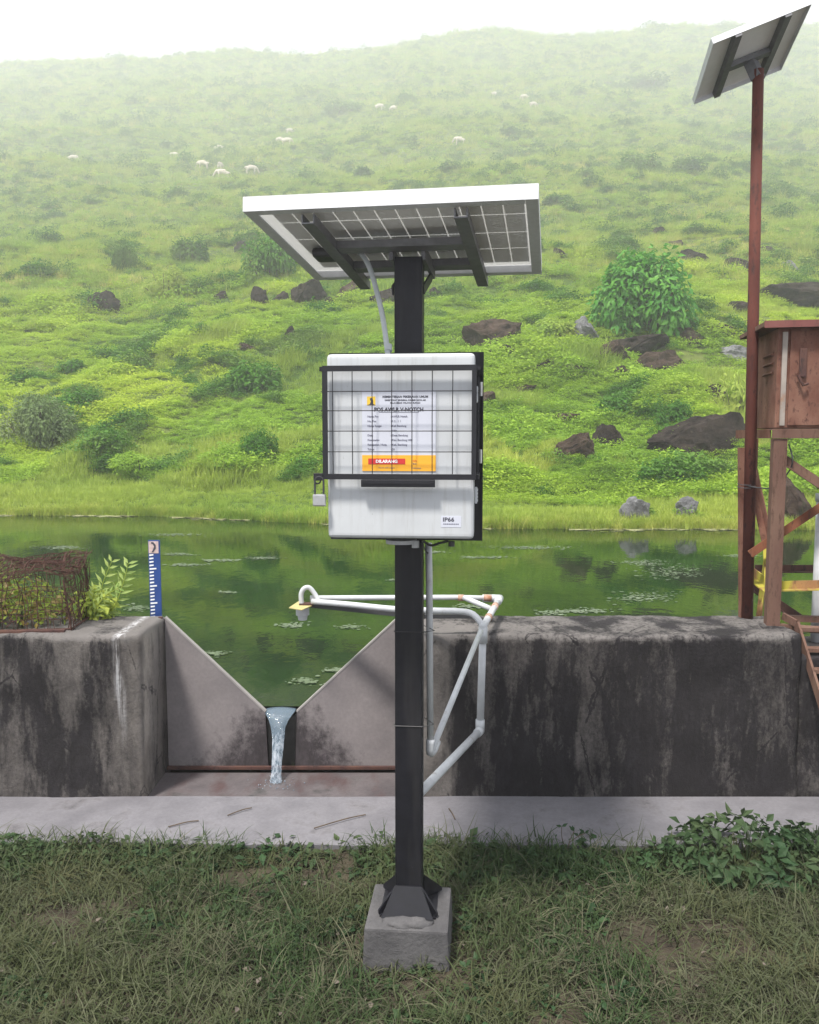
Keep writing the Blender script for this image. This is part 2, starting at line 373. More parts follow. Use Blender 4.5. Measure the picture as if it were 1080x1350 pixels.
M['herb'] = leaf_mat('creeping_herb', (.07, .17, .018), (.40, .60, .07), (.50, .60, .06), .11, .4)
M['blade'] = leaf_mat('slope_grass', (.11, .22, .03), (.37, .52, .085), (.48, .54, .10), .08, .4, yamt=.5)
M['pale'] = leaf_mat('pale_grass', (.30, .38, .06), (.56, .60, .14), (.60, .55, .17), .06, .4)
M['darkleaf'] = leaf_mat('dark_shrub_leaf', (.02, .08, .010), (.11, .28, .03), (.2, .3, .06), .3, .3)
M['greyleaf'] = leaf_mat('grey_shrub_leaf', (.09, .15, .05), (.22, .31, .12), (.25, .3, .13), .3, .3)
M['bushleaf'] = leaf_mat('broad_glossy_leaf', (.012, .07, .012), (.12, .40, .045), (.2, .46, .07), .8, .3, .4)
M['limeleaf'] = leaf_mat('lime_leaf', (.12, .25, .03), (.34, .5, .08), (.45, .48, .1), .3, .4)
M['straw'] = leaf_mat('dry_grass', (.040, .040, .026), (.16, .16, .10), (.08, .10, .05), 1.2, .25, .7)
M['fgrass'] = leaf_mat('trodden_grass', (.02, .036, .014), (.065, .105, .04), (.10, .10, .05), 1.2, .3, .6)
M['fleaf'] = leaf_mat('weed_leaf', (.018, .042, .02), (.055, .11, .045), (.08, .11, .05), 2, .3, .5)
M['bark'] = paint('stem_bark', (.09, .065, .045), .85, 0, .3)

# ------------------------------------------------------------------ setting: slope, pond, ground, slab
def build_slope():
    nu, nv = 300, 700
    u = np.linspace(-1, 1, nu); v = 10.5 * (330 / 10.5) ** np.linspace(0, 1, nv)
    Y, U = np.meshgrid(v, u, indexing='ij'); X = U * (9 + .70 * Y); Z = ground_h(X, Y)
    V = np.stack([X, Y, Z], -1).reshape(-1, 3); i = np.arange((nv - 1) * nu).reshape(nv - 1, nu)[:, :-1].ravel()
    Fq = np.stack([i, i + 1, i + nu + 1, i + nu], -1)
    me = bpy.data.meshes.new('hillside'); me.from_pydata(V.tolist(), [], Fq.tolist()); me.shade_smooth()
    t = NT('slope_turf'); p = t.pos(); n = t.noise(p, .5, 6, .6); n2 = t.noise(p, 9, 6, .75); n3 = t.noise(p, .13, 4)
    c = t.mix(t.rng(n, .35, .65), (.08, .15, .028), (.17, .26, .05)); c = t.mix(t.rng(n3, .5, .65), c, (.24, .29, .08))
    c = t.mix(t.rng(n2, .55, .7, 0, .7), c, (.05, .06, .022))
    Zs = t.xyz()[2]; c = t.mix(t.rng(Zs, WATER + .09, WATER + .03), c, (.12, .10, .06))
    link('hillside', me, t.bsdf(t.mix(1.0, c, (.6, .62, .6), 'MULTIPLY'), .95, 0, n2, .8, .08, .1))['kind'] = 'structure'
build_slope()

t = NT('pond_water'); p = t.pos((1, .55, 1)); n = t.noise(p, 2.2, 3, .5); n2 = t.noise(t.pos((1, .7, 1)), 14, 2)
h = t.ma('ADD', t.ma('MULTIPLY', n, .7), t.ma('MULTIPLY', n2, .12))
g = t.noise(t.pos((.35, 1, 1)), .8, 4)
c = t.mix(t.rng(g, .35, .65), (.003, .012, .003), (.009, .027, .006))
t.bsdf(c, .04, 0, h, .11, .05, .5); t.b.inputs['IOR'].default_value = 1.33
M['water'] = t.m
bm = B(); vs = [bm.verts.new(q) for q in ((-45, 4.235, WATER), (45, 4.235, WATER), (45, 17.5, WATER), (-45, 17.5, WATER))]; bm.faces.new(vs)
obj('pond_water', bm, M['water'])['kind'] = 'structure'
bm = B(); vs = [bm.verts.new(q) for q in ((-45, 4.2, -.6), (45, 4.2, -.6), (45, 18, -.6), (-45, 18, -.6))]; bm.faces.new(vs)
obj('pond_bed', bm, paint('pond_mud', (.05, .045, .03), .9))['kind'] = 'structure'

t = NT('soil'); p = t.pos(); n = t.noise(p, 6, 8, .7); n2 = t.noise(p, 45, 6, .7)
c = t.mix(t.rng(n, .35, .65), (.045, .036, .028), (.10, .085, .06)); M['soil'] = t.bsdf(c, .95, 0, n2, .9, .02, .1)
xs = np.linspace(-45, 45, 181); xs = np.unique(np.concatenate([xs, np.linspace(-4, 4, 161)])); ys = np.unique(np.concatenate([np.linspace(-4, 1, 11), np.linspace(1, 3.40, 60)]))
def fg_h(x, y): return .018 * vn(x * 2.2, y * 2.2, 12) * 2 + .012 * vn(x * 7, y * 7, 13)
Xg, Yg = np.meshgrid(xs, ys); Zg = fg_h(Xg, Yg); V = np.stack([Xg, Yg, Zg], -1).reshape(-1, 3); nx = len(xs)
Fq = [(j * nx + i, j * nx + i + 1, (j + 1) * nx + i + 1, (j + 1) * nx + i) for j in range(len(ys) - 1) for i in range(nx - 1)]
me = bpy.data.meshes.new('ground'); me.from_pydata(V.tolist(), [], Fq); me.shade_smooth(); link('ground', me, M['soil'])['kind'] = 'structure'

# concrete path slab in front of the wall, uneven front edge
bm = B(); N = 240; rows = []
for k in range(N + 1):
    x = -14 + 28 * k / N; e = 3.345 + .025 * float(vn(x * 1.3, 4, 20)) + .02 * float(vn(x * 6, 4, 21)) - .012 * x
    zt = .036 + .006 * float(vn(x * 1.5, 8, 22))
    rows.append([bm.verts.new(q) for q in ((x, e, -.12), (x, e, zt - .008), (x, e + .012, zt), (x, 3.56, zt + .002), (x, 3.80, zt), (x, 3.80, -.12))])
for a, b in zip(rows, rows[1:]):
    for j in range(5): bm.faces.new((a[j], a[j + 1], b[j + 1], b[j]))
obj('concrete_path', bm, M['slab'])['kind'] = 'structure'

# channel floor under the weir: inclined worn sheet with a dark trough
bm = B(); box(bm, (-1.30, 3.803, -.2), (.2, 4.14, .012), .004); o = obj('channel_floor', bm, M['floor']); o['kind'] = 'structure'
bm = B(); box(bm, (-1.30, 4.143, -.2), (.2, 4.185, -.01)); o = obj('channel_trough', bm, paint('wet_mud', (.02, .018, .018), .3)); o['kind'] = 'structure'

# ------------------------------------------------------------------ pond walls
def wall_mesh(x0, x1, y0, y1, ztop, rad=.024, step=.02, seed=1, endx=0):
    bm = B(); prof = [(y0, -.3), (y0, .0)]
    for z in np.arange(.05, ztop - rad, .05): prof.append((y0, float(z)))
    for k in range(6): a = k / 5 * math.pi / 2; prof.append((y0 + rad - rad * math.cos(a), ztop - rad + rad * math.sin(a)))
    for y in np.linspace(y0 + rad, y1 - .02, 9)[1:]: prof.append((float(y), ztop))
    prof += [(y1, ztop - .02), (y1, -.4)]
    n = int((x1 - x0) / step); rows = []
    for i in range(n + 1):
        x = x0 + (x1 - x0) * i / n; r = []
        e = 0
        for (y, z) in prof:
            d = .016 * mn.fractal(Vector((x * 3, y * 3 + seed, z * 3)), 1, 2, 5) + .006 * mn.noise(Vector((x * 16, y * 16, z * 16))) + .004 * mn.noise(Vector((x * 40, y * 40, z * 40)))
            edge = min(x - x0, x1 - x); pull = max(0, .02 - edge) * .5 if (z > .1) else 0
            yy = y + (d if y < y0 + rad + .01 else 0) + (pull if y < (y0 + y1) / 2 else 0); zz = z + (d * .6 - pull * .7 if z > ztop - rad - .01 else 0)
            r.append(bm.verts.new((x, yy, zz)))
        rows.append(r)
    for a, b in zip(rows, rows[1:]):
        for j in range(len(prof) - 1): bm.faces.new((a[j], a[j + 1], b[j + 1], b[j]))
    bm.faces.new(rows[0]); bm.faces.new(rows[-1][::-1])
    return bm
def label_wall(o, l): return tag(o, l, 'wall', None, None)
label_wall(obj('concrete_wall', wall_mesh(-9, -1.275, 3.8, 4.23, .825, seed=1), M['wall'], smooth=True), 'stained grey concrete pond wall with white lime runs, under the wire cage')
label_wall(obj('concrete_wall', wall_mesh(-.055, 1.86, 3.8, 4.23, .825, seed=5), M['wall'], smooth=True), 'long black-stained concrete pond wall behind the post, ending at the rusty ladder')
label_wall(obj('low_concrete_wall', wall_mesh(1.866, 9, 3.815, 4.22, .72, seed=9), M['wall'], smooth=True), 'lower dark concrete wall beneath the rusty ladder')

# ------------------------------------------------------------------ V-notch weir
w = thing('notch_weir', 'pale V-shaped weir plate set between the two pond walls', 'weir', (-.675, 4.2, 0))
def rel(pts, o): return [(x - o[0], z - o[1]) for x, z in pts]
NL, NR = -.757, -.592
bm = B(); poly(bm, rel([(-1.272, .012), (-1.272, .82), (NL, .318), (NL + .012, .012)], (-.675, 0)), -.012, .012); obj('plate_panel', bm, M['plate'], w)
bm = B(); poly(bm, rel([(NR - .012, .012), (NR, .318), (-.058, .82), (-.058, .012)], (-.675, 0)), -.012, .012); obj('plate_panel', bm, M['plate'], w)
edge = paint('plate_edge', (.30, .28, .275), .5)
bm = B(); bar(bm, (-1.272 + .675, 0, .824), (NL + .675, 0, .322), .028, .008); obj('edge_strip', bm, edge, w)
bm = B(); bar(bm, (NR + .675, 0, .322), (-.058 + .675, 0, .824), .028, .008); obj('edge_strip', bm, edge, w)
bm = B(); box(bm, (-.60, -.034, .016), (.615, -.0135, .030)); obj('sill_strip', bm, M['rust_dark'], w)
bm = B(); poly(bm, rel([(NL + .016, .0), (NL + .004, .300), (-.72, .285), (-.63, .285), (NR - .004, .300), (NR - .016, .0)], (-.675, 0)), .002, .03)
obj('notch_lip', bm, paint('black_wet_moss', (.012, .012, .012), .35, 0, .5, 30, (.05, .06, .03), -.02, .6), w)
bm = B(); bar(bm, (-.615, -.024, .02), (-.615, -.024, .83), .020, .018); obj('guide_rail', bm, M['rust_dark'], w)
bm = B(); bar(bm, (.632, -.024, .02), (.632, -.024, .82), .016, .014); obj('guide_rail', bm, M['rust_dark'], w)

# falling water sheet
t = NT('falling_water'); X, Y, Z = t.xyz(); n = t.noise(t.pos((1, 1, .06)), 60, 5, .7); foam = t.rng(t.ma('ADD', n, t.rng(Z, .33, .20, -.35, .05)), .48, .72)
pb = t.n('ShaderNodeBsdfPrincipled'); pb.inputs['Base Color'].default_value = (.16, .22, .28, 1); pb.inputs['Roughness'].default_value = .08; pb.inputs['Alpha'].default_value = .6
fb = t.n('ShaderNodeBsdfPrincipled'); fb.inputs['Base Color'].default_value = (.55, .60, .68, 1); fb.inputs['Roughness'].default_value = .4; fb.inputs['Alpha'].default_value = .72
bp = t.n('ShaderNodeBump'); bp.inputs['Strength'].default_value = .5; bp.inputs['Distance'].default_value = .01; t.l(n, bp.inputs['Height']); t.l(bp.outputs[0], pb.inputs['Normal']); t.l(bp.outputs[0], fb.inputs['Normal'])
ms = t.n('ShaderNodeMixShader'); t.l(foam, ms.inputs[0]); t.l(pb.outputs[0], ms.inputs[1]); t.l(fb.outputs[0], ms.inputs[2]); t.l(ms.outputs[0], t.out.inputs['Surface']); M['fall'] = t.m
bm = B(); prof = [(4.26, WATER - .006, .080), (4.235, WATER - .003, .080), (4.20, .329, .079), (4.175, .312, .070), (4.155, .288, .052), (4.135, .258, .038), (4.11, .21, .031), (4.085, .16, .028), (4.06, .11, .026), (4.03, .05, .025), (4.01, .014, .030)]
rows = []
for k, (y, z, hw) in enumerate(prof):
    r = []
    for j in range(13):
        s = j / 12 * 2 - 1; bulge = .012 * (1 - s * s) + .004 * mn.noise(Vector((s * 4, z * 3, 2)))
        r.append(bm.verts.new((-.682 + (k > 5) * .004 + s * hw + .003 * mn.noise(Vector((j, z * 9, 5))), y - bulge * min(1, k / 4), z - .010 * s * s * (k < 3) + .0)))
    rows.append(r)
for a, b in zip(rows, rows[1:]):
    for j in range(12): bm.faces.new((a[j], a[j + 1], b[j + 1], b[j]))
o = tag(obj('waterfall', bm, M['fall'], smooth=True), 'thin white stream of water falling through the weir notch', 'water', kind='stuff')

bm = B(); rd0 = random.Random(3)
for k in range(70):
    a = rd0.uniform(0, 6.28); r = abs(rd0.gauss(0, .05)); r2 = rd0.uniform(.0015, .004)
    bmesh.ops.create_icosphere(bm, subdivisions=1, radius=r2, matrix=Matrix.Translation((-.675 + r * 1.5 * math.cos(a), 4.0 + r * math.sin(a), .0135 + abs(rd0.gauss(0, .016)) * max(0, 1 - r * 9))))
tag(obj('splash_foam', bm, M['fall']), 'small splash of foam where the falling water hits the channel floor', 'splash', kind='stuff')

# ------------------------------------------------------------------ plinth and post
PY = 2.70; YAW = R(-5)
pl = thing('concrete_plinth', 'square concrete footing block at the base of the black post', 'footing', (0, PY - .005, 0), YAW)
bm = B(); vs = box(bm, (-.138, -.138, -.1), (.138, .138, .14), .008)
for v in vs:
    if v.co.z < 0: v.co.x *= 1.08; v.co.y *= 1.08
    v.co += Vector((mn.noise(v.co * 9), mn.noise(v.co * 7), 0)) * .004
obj('block', bm, M['plinth'], pl)
bm = B(); bmesh.ops.create_icosphere(bm, subdivisions=3, radius=1)
for v in bm.verts: n_ = mn.fractal(v.co * 2.2, 1, 2, 4); v.co = Vector((v.co.x * .085, -.098 + v.co.y * .030, .139 + max(v.co.z, -.2) * .022)) + v.co * n_ * .012
obj('mortar_heap', bm, M['plinth'], pl, True)
post = thing('support_post', 'tall square black steel post carrying the solar panel and white box', 'post', (0, PY, .14), YAW)
bm = B(); box(bm, (-.045, -.045, .006), (.045, .045, 2.185), .005); obj('shaft', bm, M['post'], post)
bm = B(); box(bm, (-.095, -.075, .0), (.095, .105, .006)); obj('base_plate', bm, M['black_paint'], post)
def gusset(a, b, hgt, t=.008):
    """triangular stiffener between the post face point a and outer point b"""
    bm = B(); a = Vector(a); b = Vector(b); d = (b - a).normalized(); s = Vector((-d.y, d.x, 0)) * t / 2
    q = [a, b, b + Vector((0, 0, .012)), a + Vector((0, 0, hgt))]
    v1 = [bm.verts.new(p_ + s) for p_ in q]; v2 = [bm.verts.new(p_ - s) for p_ in q]
    bm.faces.new(v1); bm.faces.new(v2[::-1])
    for i in range(4): bm.faces.new((v1[i], v2[i], v2[(i + 1) % 4], v1[(i + 1) % 4]))
    return bm
for a, b in (((.0455, -.04, .0065), (.10, -.065, .0065)), ((-.0455, -.04, .0065), (-.10, -.065, .0065)), ((.0455, .045, .0065), (.105, .10, .0065)), ((-.0455, .045, .0065), (-.10, .10, .0065))):
    obj('gusset', gusset(a, b, .085), M['black_paint'], post)
bm = B(); v = [bm.verts.new(q) for q in ((-.045, -.0465, .10), (.045, -.0465, .10), (.088, -.088, .008), (-.088, -.088, .008), (-.045, -.0525, .10), (.045, -.0525, .10), (.088, -.094, .008), (-.088, -.094, .008))]
for f_ in ((0, 1, 2, 3), (7, 6, 5, 4), (0, 4, 5, 1), (1, 5, 6, 2), (2, 6, 7, 3), (3, 7, 4, 0)): bm.faces.new([v[i] for i in f_])
obj('skirt_plate', bm, M['black_paint'], post)
for zz in (.30, .62, .93):
    pass
for zz in (.655, .975):
    bm = B(); tube(bm, [Vector((math.cos(a) * .0 + x, y, zz)) for a, x, y in ((0, -.047, -.047), (0, .047, -.047), (0, .085, -.02), (0, .047, .047), (0, -.047, .047), (0, -.047, -.047))], .0013, 6); obj('tie_wire', bm, M['dark_steel'], post)

# ------------------------------------------------------------------ main solar panel (faces away from the camera, seen from below)
PW, PD = .835, .742; FH = .042
sp = thing('solar_panel', 'large tilted solar panel on top of the black post, seen from below', 'solar panel', (-.002, PY, 2.3655), 0)
sp.rotation_euler = Euler((R(-4.23), R(.36), R(-9.84)), 'ZYX'); sp.rotation_mode = 'XYZ'
sp.rotation_euler = (Matrix.Rotation(R(-9.84), 3, 'Z') @ Matrix.Rotation(R(-4.23), 3, 'X') @ Matrix.Rotation(R(.36), 3, 'Y')).to_euler()
fr = M['alu']
for nm, lo, hi in (('frame_rail', (-PW / 2, -PD / 2, 0), (PW / 2, -PD / 2 + .002, FH)), ('frame_rail', (-PW / 2, PD / 2 - .002, 0), (PW / 2, PD / 2, FH)),
                   ('frame_rail', (-PW / 2, -PD / 2 + .0022, 0), (-PW / 2 + .002, PD / 2 - .0022, FH)), ('frame_rail', (PW / 2 - .002, -PD / 2 + .0022, 0), (PW / 2, PD / 2 - .0022, FH))):
    bm = B(); box(bm, lo, hi)
    fl = .034
    if hi[0] - lo[0] > .1:
        y0, y1 = (lo[1] + .0022, lo[1] + fl) if lo[1] < 0 else (hi[1] - fl, hi[1] - .0022); box(bm, (lo[0] + fl + .001, y0, .0), (hi[0] - fl - .001, y1, .002))
    else:
        x0, x1 = (lo[0] + .0022, lo[0] + fl) if lo[0] < 0 else (hi[0] - fl, hi[0] - .0022); box(bm, (x0, lo[1] + .001, .0), (x1, hi[1] - .001, .002))
    obj(nm, bm, fr, sp)
t = NT('panel_backsheet'); pb2 = t.n('ShaderNodeBsdfDiffuse'); pb2.inputs['Color'].default_value = (.93, .93, .91, 1)
tr2 = t.n('ShaderNodeBsdfTranslucent'); tr2.inputs['Color'].default_value = (.9, .9, .86, 1); ms2 = t.n('ShaderNodeMixShader'); ms2.inputs[0].default_value = .17
t.l(pb2.outputs[0], ms2.inputs[1]); t.l(tr2.outputs[0], ms2.inputs[2]); t.l(ms2.outputs[0], t.out.inputs['Surface'])
bm = B(); vs = [bm.verts.new(q) for q in ((-PW / 2 + .0025, -PD / 2 + .0025, FH - .008), (PW / 2 - .0025, -PD / 2 + .0025, FH - .008), (PW / 2 - .0025, PD / 2 - .0025, FH - .008), (-PW / 2 + .0025, PD / 2 - .0025, FH - .008))]; bm.faces.new(vs)
obj('backsheet', bm, t.m, sp)
# opaque cells with light showing through the gaps between them
cells_x, cells_y = 12, 4; gx = (PW - .082) / cells_x; gy = (PD - .082) / cells_y
bm = B(); box(bm, (-gx / 2 + .0022, -gy / 2 + .0034, 0), (gx / 2 - .0022, gy / 2 - .0034, .003)); cme = bpy.data.meshes.new('solar_cell'); bm.to_mesh(cme); bm.free(); cme.materials.append(paint('cell_silicon', (.03, .035, .05), .08))
for i in range(cells_x):
    for j in range(cells_y):
        o = bpy.data.objects.new('solar_cell', cme); COL.objects.link(o); o.parent = sp; o.location = (-PW / 2 + .041 + gx * (i + .5), -PD / 2 + .041 + gy * (j + .5), FH - .0075)
for x in (-.235, .205):
    bm = B(); box(bm, (x - .019, -PD / 2 + .035, -.030), (x + .019, PD / 2 + .035, -.026)); box(bm, (x - .019, -PD / 2 + .035, -.0255), (x - .015, PD / 2 + .035, -.001)); box(bm, (x + .015, -PD / 2 + .035, -.0255), (x + .019, PD / 2 + .035, -.001))
    obj('mounting_rail', bm, M['rail'], sp)
for y, hw in ((-.055, .215), (.17, .215)):
    bm = B(); box(bm, (-.2155, y - .030, -.025), (.1855, y + .030, -.021)); box(bm, (-.2155, y - .030, -.0205), (.1855, y - .026, -.001)); box(bm, (-.2155, y + .026, -.0205), (.1855, y + .030, -.001)); obj('cross_rail', bm, M['rail'], sp)
for s in (-1, 1):
    bm = B(); bar(bm, (s * .052, -.03, -.0305), (s * .052, .20, -.0305), .012, .045 if s > 0 else .04); obj('saddle_bracket', bm, M['rail'], sp)
    bm = B(); bar(bm, (s * .0505, .0, -.14), (s * .0505, .16, -.055), .006, .03); obj('stay', bm, M['dark_steel'], sp)
bm = B()
for k in range(7): a = k; 
box(bm, (-.345, .06, FH - .045), (-.245, .15, FH - .0136), .014); obj('junction_box', bm, M['dark_steel'], sp)

# cable conduit from the panel into the box
cc = thing('flexible_conduit', 'pale grey cable conduit curving from solar panel down into the box', 'cable', at(512, 461, 2.62))
L0 = cc.location
pts = smooth_pts([at(463, 324, 2.78), at(476, 334, 2.74), at(487, 352, 2.70), at(497, 385, 2.66), at(505, 420, 2.63), at(511, 463, 2.60), at(513, 475, 2.58)], 6)
bm = B(); tube(bm, [q - Vector(L0) for q in pts], .0085, 14); obj('conduit', bm, M['pvc_grey'], cc, True)
bm = B(); tube(bm, [at(512, 455, 2.61) - Vector(L0), at(512, 463, 2.60) - Vector(L0)], .012, 12); obj('gland', bm, M['pvc_grey'], cc)

# ------------------------------------------------------------------ instrument box
ib = thing('instrument_box', 'white instrument enclosure in a black wire cage, bolted to the post', 'equipment box', (-.011, 2.645, 1.422), YAW)
bm = B(); box(bm, (-.247, -.006, 0), (.247, 0, .60)); box(bm, (.243, -.026, 0.002), (.247, -.0065, .598)); obj('back_plate', bm, M['black_paint'], ib)
bm = B(); box(bm, (-.212, -.110, .034), (.218, -.0075, .572), .012, seg=3); obj('enclosure_body', bm, M['white_box'], ib)
bm = B(); box(bm, (-.206, -.118, .040), (.212, -.1105, .566), .003); obj('gasket', bm, M['white_gasket'], ib)
bm = B(); vs = box(bm, (-.2155, -.222, .030), (.2215, -.1185, .576), .016, seg=4); obj('enclosure_lid', bm, M['white_box'], ib)
for z in (.155, .46):
    bm = B(); box(bm, (.2222, -.150, z - .024), (.2302, -.09, z + .024), .003)
    for k in range(4): box(bm, (.2304, -.146, z - .018 + k * .0105), (.2322, -.094, z - .013 + k * .0105))
    obj('latch', bm, M['white_box'], ib)
# cage
CY = -.247; cz0, cz1 = .216, .531; cx0, cx1 = -.222, .226
fw = .012
for nm, a, b in (('cage_bar', (cx0, CY, cz0), (cx1, CY, cz0)), ('cage_bar', (cx0, CY, cz1), (cx1, CY, cz1))):
    bm = B(); box(bm, (a[0], CY - .006, a[2] - .008), (b[0], CY + .006, a[2] + .008)); obj(nm, bm, M['black_paint'], ib)
for x in (cx0 + .006, cx1 - .006):
    bm = B(); box(bm, (x - .007, CY - .0065, cz0 + .0082), (x + .007, CY + .0055, cz1 - .0082)); obj('cage_bar', bm, M['black_paint'], ib)
for x in (cx0 - .006, cx1 + .006):
    for z in (cz0, cz1):
        bm = B(); box(bm, (x - .005, CY + .0062, z - .006), (x + .005, -.0065, z + .006)); obj('cage_bar', bm, M['black_paint'], ib)
    bm = B(); box(bm, (x - .005, -.018, cz0 + .007), (x + .005, -.007, cz1 - .007)); obj('cage_bar', bm, M['black_paint'], ib)
pxs = [438.5, 464.6, 490.8, 517, 543.4, 570, 596.7]
for q in pxs:
    x = cx0 + (q - 425.5) * .00222; bm = B(); tube(bm, [(x, CY, cz0 + .0085), (x + random.uniform(-.001, .001), CY, (cz0 + cz1) / 2), (x, CY, cz1 - .0085)], .0014, 6); obj('cage_wire', bm, M['black_paint'], ib)
for q in (516, 541.5, 568.5, 596):
    z = cz1 - (q - 486) * .0022; bm = B(); tube(bm, [(cx0 + .007, CY + .003, z), (cx1 - .007, CY + .003, z)], .0014, 6); obj('cage_wire', bm, M['black_paint'], ib)
    for x in (cx0 - .006, cx1 + .006):
        bm = B(); tube(bm, [(x, CY + .006, z), (x, -.018, z)], .0014, 6); obj('cage_wire', bm, M['black_paint'], ib)
for x in (cx0 - .006, cx1 + .006):
    for y in (-.19, -.13, -.07):
        bm = B(); tube(bm, [(x, y, cz0 + .006), (x, y, cz1 - .006)], .0014, 6); obj('cage_wire', bm, M['black_paint'], ib)
bm = B(); box(bm, (-.110, CY - .008, cz0 - .030), (.108, CY + .004, cz0 - .0085), .002); box(bm, (-.105, CY - .011, cz0 - .02), (.103, CY - .0085, cz0 - .014)); obj('cage_handle', bm, M['black_paint'], ib)
bm = B(); box(bm, (cx0 - .03, CY - .004, cz0 - .012), (cx0 - .001, CY + .001, cz0 + .01), .002); tube(bm, [(cx0 - .018 + .009 * math.cos(a), CY - .0015, cz0 - .012 + .009 * math.sin(a)) for a in np.linspace(0, 6.28, 13)], .0025, 6, False); obj('hasp', bm, M['black_paint'], ib)
for z in (cz0 + .06, cz1 - .06):
    bm = B(); tube(bm, [(cx1 + .014, CY + .02, z - .02), (cx1 + .014, CY + .02, z + .02)], .004, 8); obj('hinge', bm, M['steel'], ib)
# bottom entry
bm = B(); tube(bm, [(-.012, -.04, .006), (-.012, -.04, -.006)], .05, 24); tube(bm, [(.035, -.055, .004), (.035, -.055, -.018)], .012, 12); obj('cable_gland', bm, M['pvc'], ib)
bm = B(); tube(bm, smooth_pts([(.06, -.05, .002), (.085, -.045, -.012), (.11, -.05, -.004), (.14, -.05, .004)], 4), .004, 8); tube(bm, [(.15, -.06, .004), (.15, -.06, -.012)], .010, 10); tube(bm, smooth_pts([(.055, -.06, .0), (.065, -.07, -.02), (.075, -.06, -.035)], 4), .0025, 6); obj('cable_loop', bm, M['dark_steel'], ib)
# rating label
bm = B(); box(bm, (.124, -.2228, .066), (.184, -.2221, .100), .0003); obj('rating_label', bm, M['paper'], ib)
text('IP66', .017, M['ink'], ib, .129, -.2232, .0835, bold=.0004, xs=1.15)
bm = B()
for k in range(9): box(bm, (.131 + k * .0052, -.2234, .0745), (.1348 + k * .0052, -.2230, .0775))
obj('fine_print', bm, M['ink_soft'], ib)

# notice sheet
NX, NZ = -.110, .232
nt = thing('notice_sheet', 'white printed station notice with an orange band behind the cage wires', 'notice', ib.matrix_basis @ Vector((0, -.2225, 0)), YAW)
nt.location = Matrix.Translation(ib.location) @ Matrix.Rotation(YAW, 4, 'Z') @ Vector((0, -.2225, 0))
bm = B(); box(bm, (NX, -.0010, NZ), (NX + .218, -.0002, NZ + .237)); obj('paper', bm, M['paper'], nt)
bm = B(); box(bm, (NX, -.0018, NZ), (NX + .218, -.0012, NZ + .047)); obj('orange_band', bm, M['orange'], nt)
bm = B(); box(bm, (NX + .018, -.0026, NZ + .020), (NX + .128, -.0020, NZ + .037)); obj('red_banner', bm, M['red'], nt)
text('DILARANG', .0125, M['white_print'], nt, NX + .073, -.0030, NZ + .0245, 'CENTER', .0005, xs=1.05)
text('Pos ini milik negara', .0062, M['ink_soft'], nt, NX + .073, -.0022, NZ + .008, 'CENTER')
text('Info', .008, M['red'], nt, NX + .150, -.0022, NZ + .028); text('Balai', .0065, M['ink_soft'], nt, NX + .150, -.0022, NZ + .020); text('Hidrologi', .0065, M['ink_soft'], nt, NX + .150, -.0022, NZ + .007)
text('KEMENTERIAN PEKERJAAN UMUM', .0088, M['ink'], nt, NX + .128, -.0014, NZ + .215, 'CENTER', .0003)
text('DIREKTORAT JENDERAL SUMBER DAYA AIR', .0062, M['ink'], nt, NX + .128, -.0014, NZ + .206, 'CENTER', .0002)
text('BALAI BESAR WILAYAH SUNGAI', .0062, M['ink'], nt, NX + .128, -.0014, NZ + .198, 'CENTER', .0002)
text('POS AWLR V-NOTCH', .0150, M['ink'], nt, NX + .109, -.0014, NZ + .176, 'CENTER', .0006, xs=1.0)
bm = B(); box(bm, (NX + .05, -.0016, NZ + .1725), (NX + .168, -.0012, NZ + .1735)); obj('rule_line', bm, M['ink'], nt)
rows_ = [('Nama Pos', ': AWLR Notch'), ('No. Pos', ': 0 2 . 1 1'), ('Nama Sungai', ': Kali Bendung'), ('', ': Hilir'), ('Desa', ': Desa Bendung'), ('Kecamatan', ': Kec. Bendung Hilir'), ('Kabupaten / Kota', ': Kab. Bendung'), ('Tahun', ': 20')]
for k, (a, b) in enumerate(rows_):
    z = NZ + .158 - k * .0138
    if a: text(a, .0080, M['ink_soft'], nt, NX + .016, -.0014, z, bold=.0002)
    text(b, .0080, M['ink_soft'], nt, NX + .085, -.0014, z, bold=.0002)
bm = B(); box(bm, (NX + .015, -.0016, NZ + .193), (NX + .040, -.0012, NZ + .219)); obj('emblem_square', bm, M['yellow_print'], nt)
bm = B(); poly(bm, [(NX + .016, NZ + .194), (NX + .023, NZ + .1965), (NX + .0265, NZ + .204), (NX + .023, NZ + .213), (NX + .031, NZ + .216), (NX + .0335, NZ + .206), (NX + .033, NZ + .198), (NX + .039, NZ + .194)], -.0021, -.0017); obj('emblem_figure', bm, M['ink'], nt)

# padlock
pk = thing('padlock', 'steel padlock hanging from the lower corner of the black cage', 'padlock', (Matrix.Translation(ib.location) @ Matrix.Rotation(YAW, 4, 'Z')) @ Vector((cx0 - .013, CY - .002, cz0 - .088)), YAW)
bm = B(); box(bm, (-.019, -.008, 0), (.019, .008, .036), .004); obj('lock_body', bm, M['steel'], pk)
bm = B(); tube(bm, [(-.013, 0, .035), (-.013, 0, .075)] + [(-.013 * math.cos(a), 0, .075 + .013 * math.sin(a)) for a in np.linspace(.3, 2.84, 7)] + [(.013, 0, .075), (.013, 0, .035)], .0030, 8); obj('shackle', bm, M['dark_steel'], pk)

